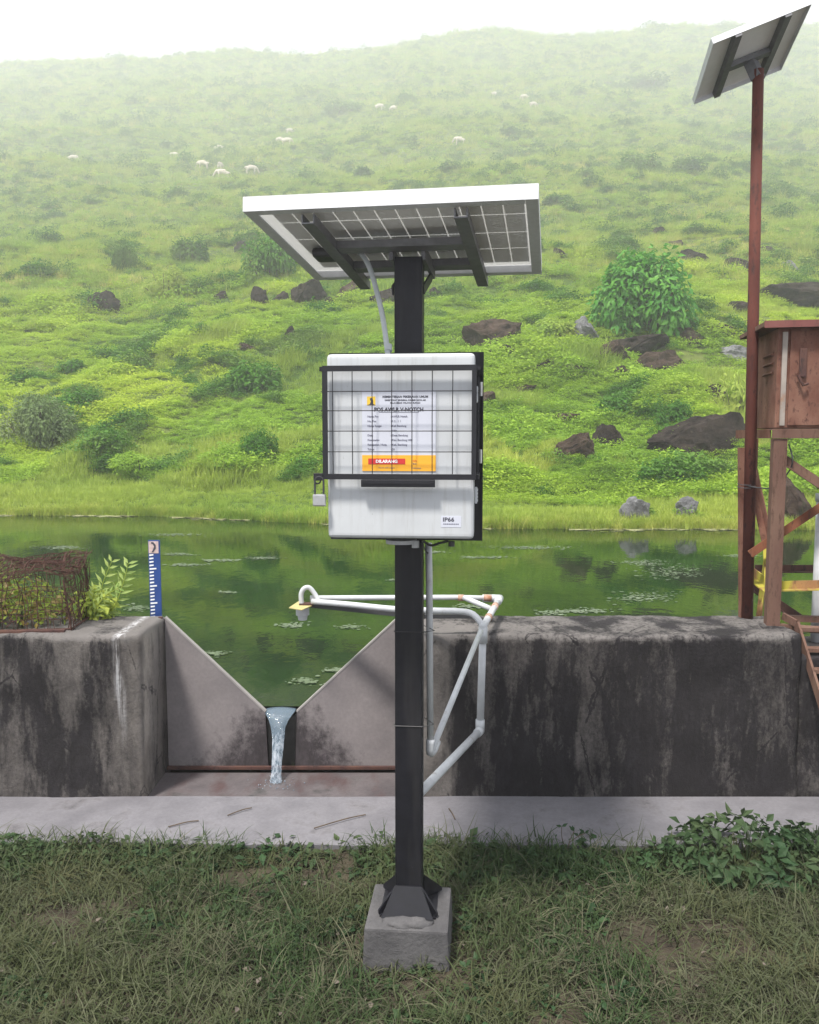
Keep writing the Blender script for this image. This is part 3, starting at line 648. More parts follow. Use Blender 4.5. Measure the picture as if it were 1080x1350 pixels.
# ------------------------------------------------------------------ water level sensor and its pipe arm
def V3(*a): return Vector(a)
ar = thing('sensor_arm', 'white plastic pipe frame reaching from the post out over the pond', 'pipe frame', (.32, 3.60, .447))
A0 = Vector(ar.location)
mast_b = at(633, 963, 3.6); mast_t = at(637, 826, 3.6); farc = at(659, 789, 4.22); jn = at(553, 1046, 2.76)
def pipe(nm, P, r=.0165, mat='pvc', par=ar, org=A0, sm=True, seg=14):
    bm = B(); tube(bm, [Vector(q) - org for q in P], r, seg); return obj(nm, bm, M[mat], par, sm)
pipe('pipe', [mast_b, mast_t])
pipe('pipe', [jn, mast_b])
pipe('pipe', [mast_t, farc], .0155)
tip = at(408, 791, 4.12)
pipe('pipe', [farc, at(600, 787.5, 4.2), tip + Vector((0, .03, .004))], .0135)
pipe('pipe', smooth_pts([mast_t + Vector((0, 0, .0)), at(624, 810, 3.64), at(605, 806, 3.68), at(570, 805, 3.73), at(520, 803, 3.83), at(460, 797, 3.98), at(412, 793, 4.1)], 4), .0145)
pipe('pipe', [at(612, 788, 4.17), at(648, 803, 4.02)], .0135)
for q, a, b in (('mb', mast_b - Vector((0, 0, .0)), mast_b + Vector((0, 0, .05))), ('x', mast_b - (mast_b - jn).normalized() * .05, mast_b), ('mt', mast_t - Vector((0, 0, .075)), mast_t), ('f', farc - (farc - mast_t).normalized() * .09, farc), ('f2', farc, farc + Vector((-.09, 0, .001)))):
    pipe('elbow', [a, b], .0205)
for c_ in (mast_b, mast_t, farc):
    bm = B(); bmesh.ops.create_icosphere(bm, subdivisions=2, radius=.0205)
    for v in bm.verts: v.co += c_ - A0
    obj('elbow', bm, M['pvc'], ar, True)
tape = rust('rust_stained_wrap', (.35, .13, .05), (.55, .45, .40), (.2, .08, .04), 30, 1)
M['tape'] = tape
for a, b in ((.25, .32), (.62, .72)):
    pipe('rust_wrap', [mast_t.lerp(farc, a), mast_t.lerp(farc, b)], .0175, 'tape')
pipe('rust_wrap', [at(612, 788, 4.19), at(604, 788, 4.19)], .0165, 'tape'); pipe('rust_wrap', [at(648, 788.5, 4.21), at(638, 788, 4.21)], .0175, 'tape')
bm = B(); bar(bm, at(412, 797, 4.14) - A0, at(560, 812, 3.82) - A0, .03, .028); obj('steel_arm', bm, M['dark_steel'], ar)
bm = B(); bar(bm, at(560, 812, 3.82) - A0, at(624, 812, 3.80) - A0, .03, .02); obj('steel_arm', bm, M['dark_steel'], ar)
# cable conduit along the post
cd = thing('signal_conduit', 'white plastic cable pipe running down the post then up to the pipe frame', 'cable pipe', at(568, 990, 2.76))
C0 = Vector(cd.location)
pipe('conduit', [at(565, 716, 2.72), at(566, 760, 2.72), at(567.5, 985, 2.72)], .0115, par=cd, org=C0)
pipe('conduit', [at(569, 990, 2.73), at(634, 832, 3.52)], .0115, par=cd, org=C0)
pipe('elbow', smooth_pts([at(567.5, 975, 2.72), at(567.5, 992, 2.72), at(572, 988, 2.76), at(576, 978, 2.80)], 3), .0145, par=cd, org=C0)
# sensor
sn = thing('level_sensor', 'small white level sensor with yellow shield hanging over the pond', 'sensor', at(399, 818, 4.12)); S0 = Vector(sn.location)
pipe('hooked_pipe', smooth_pts([at(398, 797, 4.12), at(397, 784, 4.12), at(401, 776, 4.12), at(408, 775, 4.13), at(415, 783, 4.13), at(420, 792, 4.12)], 5), .0125, par=sn, org=S0)
bm = B(); c0 = at(399, 803, 4.12) - S0
tube(bm, [c0 + V3(0, 0, .012), c0 + V3(0, 0, .006), c0 + V3(0, 0, -.030), c0 + V3(0, 0, -.034), c0 + V3(0, 0, -.056)], [.030, .034, .034, .026, .022], 20); obj('transducer', bm, M['pvc'], sn)
bm = B(); v = [bm.verts.new(at(a, b, d) - S0) for a, b, d in ((381, 802, 4.05), (396, 792, 4.2), (412, 799, 4.1), (398, 805, 4.0))]; f_ = bm.faces.new(v); r = bmesh.ops.extrude_face_region(bm, geom=[f_])
for g_ in r['geom']:
    if isinstance(g_, bmesh.types.BMVert): g_.co.z += .004
obj('shield', bm, paint('faded_yellow_plate', (.42, .36, .16), .6, 0, .2), sn)
bm = B(); q = at(403, 797, 4.12) - S0; box(bm, (q.x - .03, q.y - .025, q.z - .006), (q.x + .04, q.y + .025, q.z + .008)); obj('bracket', bm, M['rust_dark'], sn)

# ------------------------------------------------------------------ staff gauge
g0 = at(206, 815, 4.32); sg = thing('staff_gauge', 'blue water level gauge board with white graduation marks behind the wall', 'gauge', (g0.x, 4.32, .30))
H1 = at(205, 712, 4.32).z - .30
bm = B(); box(bm, (-.031, -.004, -.2), (.031, .004, H1), .001); obj('board', bm, M['blue_enamel'], sg)
bm = B(); box(bm, (-.028, -.0062, H1 - .070), (.024, -.0044, H1 - .006)); obj('number_plate', bm, paint('peeling_number', (.55, .42, .40), .6, 0, .2, 60), sg)
bm = B(); poly(bm, [(-.012, H1 - .064), (-.004, H1 - .064), (.010, H1 - .045), (.010, H1 - .025), (-.002, H1 - .010), (-.014, H1 - .010), (-.014, H1 - .018), (-.004, H1 - .022), (.001, H1 - .034), (-.004, H1 - .048)], -.0078, -.0066); obj('numeral', bm, M['ink'], sg)
k = 0; z = H1 - .085
while z > .1:
    ln = .036 if k % 5 == 4 else .022
    bm = B(); poly(bm, [(-.026, z), (-.026, z + .0085), (-.026 + ln, z + .0105), (-.026 + ln, z + .0035)], -.0062, -.0044); obj('graduation_mark', bm, M['white_print'], sg)
    z -= .0185; k += 1

# ------------------------------------------------------------------ rusty wire cage with plants on the left wall
wc = thing('wire_cage', 'crumpled rusty wire mesh cage full of weeds on top of the wall', 'wire cage', (-1.95, 4.0, .825), R(6))
CX0, CX1, CYa, CYb, CH = -.42, .30, -.13, .22, .29
def jit(p_, s=.012): return Vector(p_) + Vector((random.gauss(0, s), random.gauss(0, s), random.gauss(0, s)))
def cage_pt(u, v, face):
    top = CH * (1 - .10 * (1 - u)) * (1 - .16 * max(0, u - .75) * 4) + .02 * math.sin(u * 7 + 1)
    if face == 'f': return Vector((CX0 + (CX1 - CX0) * u, CYa, top * v))
    if face == 'b': return Vector((CX0 + (CX1 - CX0) * u, CYb, (top + .05) * v))
    if face == 't': return Vector((CX0 + (CX1 - CX0) * u, CYa + (CYb - CYa) * v, top + .05 * v + .015 * math.sin(u * 9 + v * 5)))
    if face == 'r': return Vector((CX1 - .03 * v, CYa + (CYb - CYa) * u, (CH * .86 + .05 * u) * v))
bm = B()
for face, nu, nv in (('f', 32, 10), ('b', 28, 9), ('t', 38, 22), ('r', 18, 10), ('t', 24, 12)):
    for i in range(nu + 1):
        if random.random() < .06: continue
        j0 = random.gauss(0, .006)
        tube(bm, [jit(cage_pt(min(1, max(0, i / nu + j0)), k / 6, face), .009) for k in range(7)], random.uniform(.0015, .0026), 4, False)
    for j in range(nv + 1):
        if random.random() < .08: continue
        tube(bm, [jit(cage_pt(k / 10, j / nv, face), .009) for k in range(11)], random.uniform(.0015, .0026), 4, False)
tag(obj('wire_mesh', bm, M['wire'], wc), kind='stuff')
for a, b in (((CX0, CYa, .006), (CX1, CYa, .006)), ((CX1, CYa, .006), (CX1 + .02, CYb, .010)), ((CX0, CYb, .008), (CX1 + .02, CYb, .008)), ((CX1, CYa, 0), (CX1 - .03, CYa, CH * .85)), ((CX1, CYb, 0), (CX1 - .03, CYb, CH * .85 + .05))):
    bm = B(); tube(bm, [a, b], .005, 6); obj('cage_rod', bm, M['wire'], wc)
bm = B(); bar(bm, (CX0 - .1, CYa - .03, .006), (CX1 - .02, CYa - .035, .006), .03, .012); obj('base_strip', bm, M['rust_dark'], wc)
# weeds in the cage
def weed_mesh(n, rx, ry, h, leafL, seed, droop=.2):
    rd = random.Random(seed); V = []; Fc = []
    for i in range(n):
        a = rd.uniform(0, 6.28); r = math.sqrt(rd.random()); x = rx * r * math.cos(a); y = ry * r * math.sin(a)
        hh = h * (1 - .55 * r * r) * rd.uniform(.15, 1)
        nrm = Vector((x / rx * .9 + rd.gauss(0, .5), y / ry * .9 + rd.gauss(0, .5), rd.uniform(.3, 1.1)))
        dd = Vector((math.cos(a) + rd.gauss(0, .6), math.sin(a) + rd.gauss(0, .6), rd.uniform(-.3, .6)))
        L = leafL * rd.uniform(.6, 1.25); leaf(V, Fc, (x, y, hh), nrm, dd, L, L * rd.uniform(.42, .6))
    return V, Fc
def mesh_of(name, V, Fc, mat, parent=None, kind=None):
    me = bpy.data.meshes.new(name); me.from_pydata(V, [], Fc); o = link(name, me, mat, parent)
    if kind: o['kind'] = kind
    return o
cp = thing('cage_weeds', 'yellow and green weeds growing inside the rusty wire cage', 'weeds', (-2.0, 4.05, .825))
V, Fc = weed_mesh(700, .30, .14, .27, .032, 3); mesh_of('foliage', V, Fc, M['limeleaf'], cp, 'stuff')
V, Fc = weed_mesh(450, .31, .15, .26, .034, 4); mesh_of('dry_foliage', V, Fc, leaf_mat('yellowing_leaf', (.10, .07, .03), (.30, .24, .06), (.5, .42, .25), 3, .3), cp, 'stuff')
V = []; Fc = []
for i in range(60): blade(V, Fc, (random.uniform(-.36, .27), random.uniform(-.12, .12), 0), random.uniform(0, 6.28), random.uniform(.1, .28), .006, random.uniform(.1, .6))
mesh_of('stems', V, Fc, M['straw'], cp, 'stuff')
# fern-like shoots beside the cage
fp = thing('leafy_shoots', 'bright green feathery shoots growing beside the rusty wire cage', 'plant', at(122, 820, 4.2))
F0 = Vector(fp.location)
def frond(P, nl, L, mat, lab=None):
    P = smooth_pts(P, 6); bm = B(); tube(bm, P, [.004 * (1 - .7 * i / len(P)) for i in range(len(P))], 5); obj('stem', bm, M['limeleaf'], fp)
    V = []; Fc = []
    for i in range(nl):
        tt = .15 + .85 * i / (nl - 1); k = min(int(tt * (len(P) - 1)), len(P) - 2); p_ = P[k].lerp(P[k + 1], tt * (len(P) - 1) - k); d = (P[k + 1] - P[k]).normalized()
        for s in (-1, 1):
            side = d.cross(Vector((0, -1, .2))).normalized() * s
            leaf(V, Fc, p_, Vector((random.gauss(0, .3), -1, .4)), side * .8 + d * .75, L * (1.15 - .5 * abs(tt - .4)) * random.uniform(.8, 1.1), L * .24)
    mesh_of('leaflets', V, Fc, mat, fp)
fm = leaf_mat('feather_leaf', (.16, .28, .06), (.36, .48, .15), (.36, .42, .13), 2, .35)
frond([at(128, 820, 4.2) - F0, at(150, 800, 4.2) - F0, at(162, 770, 4.18) - F0, at(169, 743, 4.16) - F0], 10, .065, fm)
frond([at(124, 820, 4.2) - F0, at(132, 790, 4.2) - F0, at(136, 768, 4.18) - F0, at(147, 741, 4.17) - F0], 8, .065, fm)
frond([at(122, 820, 4.15) - F0, at(128, 800, 4.1) - F0, at(140, 785, 4.08) - F0, at(156, 775, 4.05) - F0], 8, .05, fm)
frond([at(116, 822, 4.18) - F0, at(122, 795, 4.15) - F0, at(124, 775, 4.12) - F0], 7, .05, fm)
V, Fc = weed_mesh(260, .10, .07, .20, .05, 9)
V = [(x + .02, y, z) for x, y, z in V]; mesh_of('low_leaves', V, Fc, M['limeleaf'], fp, 'stuff')

# ------------------------------------------------------------------ rusty instrument tower on the right
TY = R(-10)
tw = thing('instrument_tower', 'rusty steel tower frame with cross braces and a rusted cabinet on top', 'steel tower', (1.76, 3.97, .825), TY)
TW, TD = .72, .42; TZ = 1.80 - .825      # cabinet floor above the wall top
LEG = .062
def leg_at(x, y, z0=0.0, z1=TZ - .05, mat='rust_pink'):
    bm = B(); s = 1; box(bm, (x, y, z0), (x + LEG, y + .007, z1)); box(bm, (x, y + .0075, z0), (x + .007, y + LEG, z1)); return obj('leg', bm, M[mat], tw)
leg_at(0, 0); leg_at(.045, TD + .35, z0=-.45, mat='rust_sheet'); leg_at(TW, 0, z0=-.35); leg_at(TW, TD + .35, z0=-.45)
bm = B(); box(bm, (-.01, -.006, TZ - .049), (TW + .07, -.001, TZ - .003)); box(bm, (-.01, -.0005, TZ - .010), (TW + .07, .05, TZ - .003)); obj('front_beam', bm, M['rust_pink'], tw)
bm = B(); box(bm, (-.008, .052, TZ - .049), (-.002, TD + .4, TZ - .003)); obj('side_beam', bm, M['rust_sheet'], tw)
TI = (Matrix.Translation(tw.location) @ Matrix.Rotation(TY, 4, 'Z')).inverted()
def tp(px, py, Y): return TI @ at(px, py, Y)
for (a, b, wd, mt, nm) in (((1030, 603, 4.0), (1100, 650, 3.93), .045, 'rust_pink', 'brace'), ((1100, 655, 4.05), (988, 730, 4.12), .04, 'rust', 'brace'),
                           ((990, 612, 4.35), (1012, 715, 4.18), .04, 'rust_sheet', 'brace'), ((1012, 716, 4.18), (1015, 780, 4.05), .04, 'rust_yellow', 'brace'), ((984, 752, 4.3), (1016, 776, 4.06), .05, 'rust_yellow', 'horizontal_bar'),
                           ((1029, 773, 4.02), (1110, 771, 3.92), .045, 'rust_yellow', 'horizontal_bar'), ((996, 750, 4.5), (1110, 750, 4.4), .04, 'rust_dark', 'horizontal_bar'),
                           ((985, 768, 4.45), (1058, 818, 4.35), .045, 'rust_dark', 'brace'), ((1015, 700, 4.5), (1000, 815, 4.3), .03, 'rust_yellow', 'brace')):
    bm = B(); angle_iron(bm, tp(*a), tp(*b), wd); obj(nm, bm, M[mt], tw)
# cabinet
cb = bpy.data.objects.new('cabinet', None)
bm = B(); box(bm, (0, 0, TZ), (TW, TD, TZ + .475), .004); cab = obj('cabinet', bm, M['rust_sheet'], tw)
bm = B(); box(bm, (.055, -.010, TZ + .012), (TW - .03, -.0005, TZ + .46), .003); obj('door', bm, M['rust_sheet'], cab)
bm = B(); box(bm, (.020, -.012, TZ + .012), (.042, -.0008, TZ + .455)); obj('bare_strip', bm, paint('bare_zinc_strip', (.30, .26, .23), .6, .1, .2, 15, (.3, .16, .1), .02), cab)
for k in range(3):
    bm = B(); z = TZ + .26 + k * .045; v = [bm.verts.new(q) for q in ((-.0005, .06, z), (-.0005, .24, z), (-.014, .24, z + .006), (-.014, .06, z + .006), (-.0005, .06, z + .018), (-.0005, .24, z + .018))]
    for f_ in ((0, 1, 2, 3), (3, 2, 5, 4), (0, 3, 4), (1, 5, 2)): bm.faces.new([v[i] for i in f_])
    obj('louvre', bm, M['rust_sheet'], cab)
bm = B(); box(bm, (.095, -.024, TZ + .24), (.128, -.0105, TZ + .375), .004); tube(bm, [(.088, -.03, TZ + .25), (.112, -.035, TZ + .20), (.135, -.03, TZ + .21)], .007, 8); obj('hasp', bm, M['rust_dark'], cab)
bm = B(); vs = box(bm, (-.075, -.055, TZ + .478), (TW + .06, TD + .06, TZ + .500), .002); obj('roof', bm, M['rust_pink'], tw)
bm = B(); box(bm, (-.077, -.062, TZ + .470), (TW + .062, -.0565, TZ + .503)); obj('roof_lip', bm, rust('red_oxide_lip', (.17, .06, .055), (.22, .09, .08), (.10, .05, .045), 9, .4), tw)
# cable hanging under cabinet
bm = B(); tube(bm, smooth_pts([tp(1040, 585, 4.0), tp(1045, 605, 3.98), tp(1040, 622, 4.0), tp(1020, 642, 4.0), tp(1000, 643, 4.1), tp(984, 640, 4.12)], 5), .0035, 6); obj('hanging_cable', bm, M['dark_steel'], tw)
# white pipe next to tower
wp = thing('white_standpipe', 'white vertical pipe standing beside the rusty tower at the frame edge', 'pipe', at(1077, 815, 4.1))
bm = B(); tube(bm, [(0, 0, -.3), (0, 0, .62)], .026, 16); obj('pipe', bm, M['pvc'], wp, True)
bm = B(); tube(bm, [(0, 0, .60), (0, 0, 1.0)], .012, 10); tube(bm, [(0, 0, .595), (0, 0, .635)], .031, 16); obj('pipe_cap', bm, M['pvc_grey'], wp, True)
# ladder
ld = thing('rusty_ladder', 'rusty steel ladder sloping down over the end of the wall', 'ladder', at(1085, 1040, 3.45)); D0 = Vector(ld.location)
a0 = at(1032, 812, 4.0); a1 = at(1092, 985, 3.6); a2 = at(1125, 1062, 3.42)
off = Vector((.42, -.03, 0))
for k, oo in enumerate((Vector((0, 0, 0)), off)):
    bm = B(); bar(bm, a0 + oo - D0, at(1050, 822, 3.93) + oo - D0, .012, .035); obj('rail', bm, M['rust_pink'], ld)
    bm = B(); bar(bm, at(1050, 822, 3.93) + oo - D0, a2 + oo - D0, .012, .045); obj('rail', bm, M['rust_pink'], ld)
for k in range(8):
    q = at(1050, 822, 3.93).lerp(a2, (k + .25) / 8); bm = B(); bar(bm, q - D0 + Vector((.007, 0, 0)), q + off - D0 - Vector((.007, 0, 0)), .05, .018, Vector((0, 0, 1))); obj('rung', bm, M['rust_pink'], ld)
bm = B(); bar(bm, at(1024, 826, 3.98) - D0, at(1100, 832, 3.93) - D0, .03, .03); obj('landing_bar', bm, M['rust_pink'], ld)
bm = B(); bar(bm, at(1040, 815, 4.06) - D0, at(1100, 817, 4.0) - D0, .03, .03); obj('landing_bar', bm, M['rust_pink'], ld)

# tall rusty pole with second solar panel
pb_, pt_ = at(985, 818, 4.15), at(1000, 92, 4.15)
rp = thing('rusty_pole', 'tall thin rusty pole standing on the wall beside the rusty tower', 'pole', pb_); P0 = Vector(pb_)
bm = B(); tube(bm, [Vector((0, 0, 0)), (pt_ - P0) * .5, pt_ - P0], [.0285, .0275, .026], 16); obj('shaft', bm, M['rust_pole'], rp, True)
bm = B(); angle_iron(bm, at(979, 816, 4.17) - P0, at(978, 590, 4.17) - P0, .03); obj('side_strip', bm, M['rust_sheet'], rp)
for q in (638, 642):
    bm = B(); c_ = at(983, q, 4.15) - P0; tube(bm, [c_ + Vector((.034 * math.cos(a) - .004, .034 * math.sin(a), .004 * math.sin(a))) for a in np.linspace(0, 6.28, 17)], .002, 5, False); obj('wire_tie', bm, M['dark_steel'], rp)
s2 = thing('small_solar_panel', 'faint smaller solar panel tilted on top of the tall rusty pole', 'solar panel', pt_)
q0, q1, q2 = at(916, 137, 4.40), at(1030, 92, 4.36), at(940, 58, 3.94)   # near-lower-left, lower-right, upper-left corners
X_ = (q1 - q0); X_.normalize(); D_ = (q2 - q0); D_ = (D_ - X_ * D_.dot(X_)).normalized(); N_ = X_.cross(D_).normalized(); N_ = N_ if N_.z > 0 else -N_
w2, d2 = .45, .474
def pl2(x, d, n): return q0 - pt_ + X_ * x + D_ * d + N_ * n
def slab2(bm, x0, x1, d0, d1, n0, n1):
    v = [bm.verts.new(pl2(x, d, n)) for n in (n0, n1) for (x, d) in ((x0, d0), (x1, d0), (x1, d1), (x0, d1))]
    for f_ in ((0, 1, 2, 3), (7, 6, 5, 4), (0, 4, 5, 1), (1, 5, 6, 2), (2, 6, 7, 3), (3, 7, 4, 0)): bm.faces.new([v[i] for i in f_])
bm = B(); slab2(bm, 0, w2, 0, d2, .022, .027); obj('backsheet', bm, paint('backsheet_pale', (.85, .85, .85), .5, 0, .03), s2)
for a in ((0, w2, -.002, .0, 0, .03), (0, w2, d2, d2 + .002, 0, .03), (-.002, -.0001, 0, d2, 0, .03), (w2 + .0001, w2 + .002, 0, d2, 0, .03)):
    bm = B(); slab2(bm, *a); obj('frame_rail', bm, M['alu'], s2)
for x in (.10, .33):
    bm = B(); slab2(bm, x, x + .03, .0, d2, -.012, .021); obj('mounting_rail', bm, M['rail'], s2)
bm = B(); slab2(bm, .131, .329, .20, .235, -.010, .015); obj('cross_rail', bm, M['rail'], s2)
bm = B(); bar(bm, Vector((0, 0, -.04)), pl2(.24, .20, -.012), .05, .05); obj('saddle', bm, M['rail'], s2)

# ------------------------------------------------------------------ rocks on the slope
def rock_mesh(seed, cuts=12, rough=.17):
    rd = random.Random(seed); bm = B(); bmesh.ops.create_icosphere(bm, subdivisions=4, radius=1)
    pls = [(Vector((rd.gauss(0, 1), rd.gauss(0, 1), rd.gauss(0, .8))).normalized(), rd.uniform(.42, .8)) for _ in range(cuts)]
    for v in bm.verts:
        c = v.co.copy()
        for n_, d in pls:
            s = c.dot(n_) - d
            if s > 0: c -= n_ * s * .93
        c *= 1 + rough * mn.fractal(v.co * 2.3 + Vector((seed, 0, 0)), .8, 2.1, 6) + .07 * mn.noise(v.co * 8)
        v.co = c
    mx_ = max(abs(v.co.x) for v in bm.verts); mz = max(abs(v.co.z) for v in bm.verts)
    for v in bm.verts: v.co.x /= mx_; v.co.y /= mx_; v.co.z /= mz
    me = bpy.data.meshes.new('rock'); bm.to_mesh(me); bm.free(); return me
RM = {}
def get_rock(s, mat):
    if (s, mat) not in RM:
        me = rock_mesh(s); me.materials.append(M[mat]); RM[(s, mat)] = me
    return RM[(s, mat)]
ROCKS = [
 (128, 412, 44, 30, 'rock', 'dark rock on the slope above the far end of the wire cage'),
 (56, 400, 30, 9, 'rock_brown', 'flat sliver of brown rock beside the leftmost dark rock'),
 (339, 404, 24, 30, 'rock', 'narrow upright dark rock below the panel corner, leftmost of its row'),
 (367, 402, 24, 18, 'rock', 'small dark rock between the upright rock and the big one under the panel'),
 (408, 400, 44, 44, 'rock', 'big dark rock just under the low corner of the large solar panel'),
 (468, 395, 48, 30, 'rock_brown', 'brown rock below the rear edge of the large solar panel beside the conduit'),
 (382, 446, 14, 15, 'rock', 'tiny dark rock alone in the grass below the row under the panel'),
 (325, 464, 26, 11, 'rock_brown', 'small reddish brown stone among weeds at mid slope'),
 (245, 340, 36, 16, 'rock', 'dark rock half covered by weeds up slope of the panel corner'),
 (322, 338, 24, 20, 'rock', 'dark rock touching the outer corner of the large solar panel'),
 (655, 462, 74, 44, 'rock_brown', 'wide brown rock ledge beside the top corner of the black back plate'),
 (664, 474, 34, 20, 'rock', 'grey brown rock resting below the wide ledge near the back plate'),
 (578, 398, 26, 18, 'rock', 'dark rock low in the grass beside the upper post'),
 (832, 350, 38, 18, 'rock', 'dark rock above the crown of the broad-leaved bush'),
 (915, 348, 44, 20, 'rock', 'dark rock up slope between the bush and the tall pole'),
 (872, 309, 20, 9, 'rock', 'small dark rock highest above the broad-leaved bush'),
 (887, 327, 24, 10, 'rock_brown', 'small brown rock above the dark rock behind the bush'),
 (983, 360, 56, 22, 'rock', 'long dark rock crossed by the tall rusty pole'),
 (1040, 367, 32, 24, 'rock_grey', 'pale grey boulder beyond the tall pole above the cabinet'),
 (1062, 405, 90, 36, 'rock', 'broad dark rock ledge just above the cabinet roof'),
 (975, 414, 34, 20, 'rock', 'dark rock beside the tall pole below the long dark one'),
 (778, 452, 36, 34, 'rock_grey', 'whitish grey boulder at the foot of the bush'),
 (846, 470, 92, 40, 'rock', 'dark overhanging rock in the shade under the broad-leaved bush'),
 (806, 480, 60, 30, 'rock_brown', 'brown earthy rock below the whitish boulder'),
 (880, 495, 80, 34, 'rock_brown', 'slanted flat-topped brown rock below the bush'),
 (912, 458, 34, 26, 'rock_brown', 'brown rock just right of the bush above the slanted rock'),
 (716, 498, 40, 24, 'rock', 'dark rock in the grass midway between back plate and bush'),
 (762, 502, 44, 20, 'rock_brown', 'low brown rock beside a dry grass patch under the whitish boulder'),
 (972, 478, 38, 22, 'rock_grey', 'grey rock tucked behind the tall pole next to the cabinet'),
 (944, 532, 36, 28, 'rock', 'dark rock above the biggest boulder, beside the broad-leaved plant'),
 (880, 540, 44, 18, 'rock', 'weedy dark rock on the slope above the biggest boulder'),
 (745, 564, 34, 24, 'rock_brown', 'small rounded brown rock above the pair of rocks'),
 (762, 606, 62, 36, 'rock_brown', 'reddish brown mound-shaped rock, first of the pair above the shore grass'),
 (806, 594, 48, 34, 'rock', 'dark rock leaning in the grass, second of the pair above the shore grass'),
 (926, 604, 112, 58, 'rock', 'biggest boulder, dark and blocky, beside the tall rusty pole'),
 (1052, 690, 60, 60, 'rock_brown', 'large brown boulder seen between the legs of the rusty tower'),
 (842, 690, 40, 34, 'rock_grey', 'grey angular rock at the water edge'),
 (908, 684, 26, 28, 'rock_grey', 'pale pointed stone near the water edge'),
 (1030, 690, 20, 16, 'rock_grey', 'small white stone at the water edge behind the tower leg'),
 (660, 556, 20, 9, 'rock_grey', 'small flat grey stone right beside the cage hinges'),
 (645, 536, 20, 26, 'rock_brown', 'brown rock half hidden behind the black cage edge'),
 (290, 398, 22, 14, 'rock', 'small dark stone just beyond the upright rock, away from the panel'),
 (436, 408, 22, 16, 'rock', 'small dark stone between the big dark rock and the conduit'),
 (505, 402, 30, 22, 'rock', 'dark stone seen between the conduit and the upper post'),
 (740, 342, 26, 14, 'rock', 'dark stone just beyond the near end of the large panel'),
 (700, 366, 24, 14, 'rock', 'dark stone under the near rear corner of the large panel'),
 (952, 448, 40, 20, 'rock', 'dark rock beside the cabinet roof corner above the grey tucked rock'),
 (1010, 338, 30, 14, 'rock', 'small dark rock just beyond the tall pole high above the cabinet'),
 (828, 500, 30, 16, 'rock', 'dark stone wedged at the foot of the brown earthy rock'),
 (690, 520, 30, 14, 'rock_brown', 'low brown stone in the grass near the cage hinge side'),
 (350, 612, 40, 16, 'rock', 'dark rock in the hollow below the shrub near the padlock'),
]
for i, (px, py, wpx, hpx, mt, lab) in enumerate(ROCKS):
    c = hit(px, py - 2); s = c.y / F; o = bpy.data.objects.new('rock', get_rock(1 + i % 9, mt)); COL.objects.link(o)
    hw = wpx * s / 2 * 1.08; hh = hpx * s / 2 * 1.05
    o.location = (c.x, c.y + hw * .5, c.z + hh * .42); o.scale = (hw * 1.12, hw * random.uniform(.8, 1.0), hh * 1.45)
    o.rotation_euler = (0, random.uniform(-.15, .15), random.choice((0, math.pi)) + random.uniform(-.3, .3))
    tag(o, lab, 'rock', 'rocks scattered over the green slope')

# ------------------------------------------------------------------ shrubs
def shrub_meshes(seed, n, L, wratio=.4, lobes=13, hollow=.35, up=.4):
    """leaf mesh filling a lumpy half-ellipsoid of unit radius, plus its stems"""
    rd = random.Random(seed); cs = []
    for i in range(lobes):
        a = rd.uniform(0, 6.28); r = rd.uniform(.2, .70); cs.append((Vector((r * math.cos(a), r * math.sin(a), rd.uniform(.30, .72) * (1.1 - r * .55))), rd.uniform(.24, .36)))
    cs.append((Vector((.1, -.1, .52)), .42)); cs.append((Vector((-.3, 0, .5)), .36)); V = []; Fc = []
    for i in range(n):
        c, r = rd.choice(cs); d = Vector((rd.gauss(0, 1), rd.gauss(0, 1), rd.gauss(.15, .9))).normalized(); p_ = c + d * r * rd.uniform(hollow, 1.08) ** .6
        if p_.z < .02: p_.z = rd.uniform(.02, .15)
        nrm = d * .7 + Vector((rd.gauss(0, .45), rd.gauss(0, .45), up + rd.random() * .5)); dd = d + Vector((rd.gauss(0, .6), rd.gauss(0, .6), rd.gauss(-.1, .5)))
        l = L * rd.uniform(.6, 1.3); leaf(V, Fc, p_, nrm, dd, l, l * wratio * rd.uniform(.8, 1.2))
    bm = B()
    for c, r in cs:
        b0 = Vector((rd.gauss(0, .06), rd.gauss(0, .06), -.12)); P = smooth_pts([b0, b0.lerp(c, .5) + Vector((0, 0, -.04)), c, c + (c - b0).normalized() * r * .7], 3)
        tube(bm, P, [.02 * (1 - .8 * i / len(P)) for i in range(len(P))], 5, False)
    me = bpy.data.meshes.new('foliage'); me.from_pydata(V, [], Fc); ms_ = bpy.data.meshes.new('stems'); bm.to_mesh(ms_); bm.free(); ms_.materials.append(M['bark'])
    return me, ms_
SH = {}
def get_shrub(seed, mat, n, L, wr):
    k = (seed, mat, n)
    if k not in SH: me, st = shrub_meshes(seed, n, L, wr); me.materials.append(M[mat]); SH[k] = (me, st)
    return SH[k]
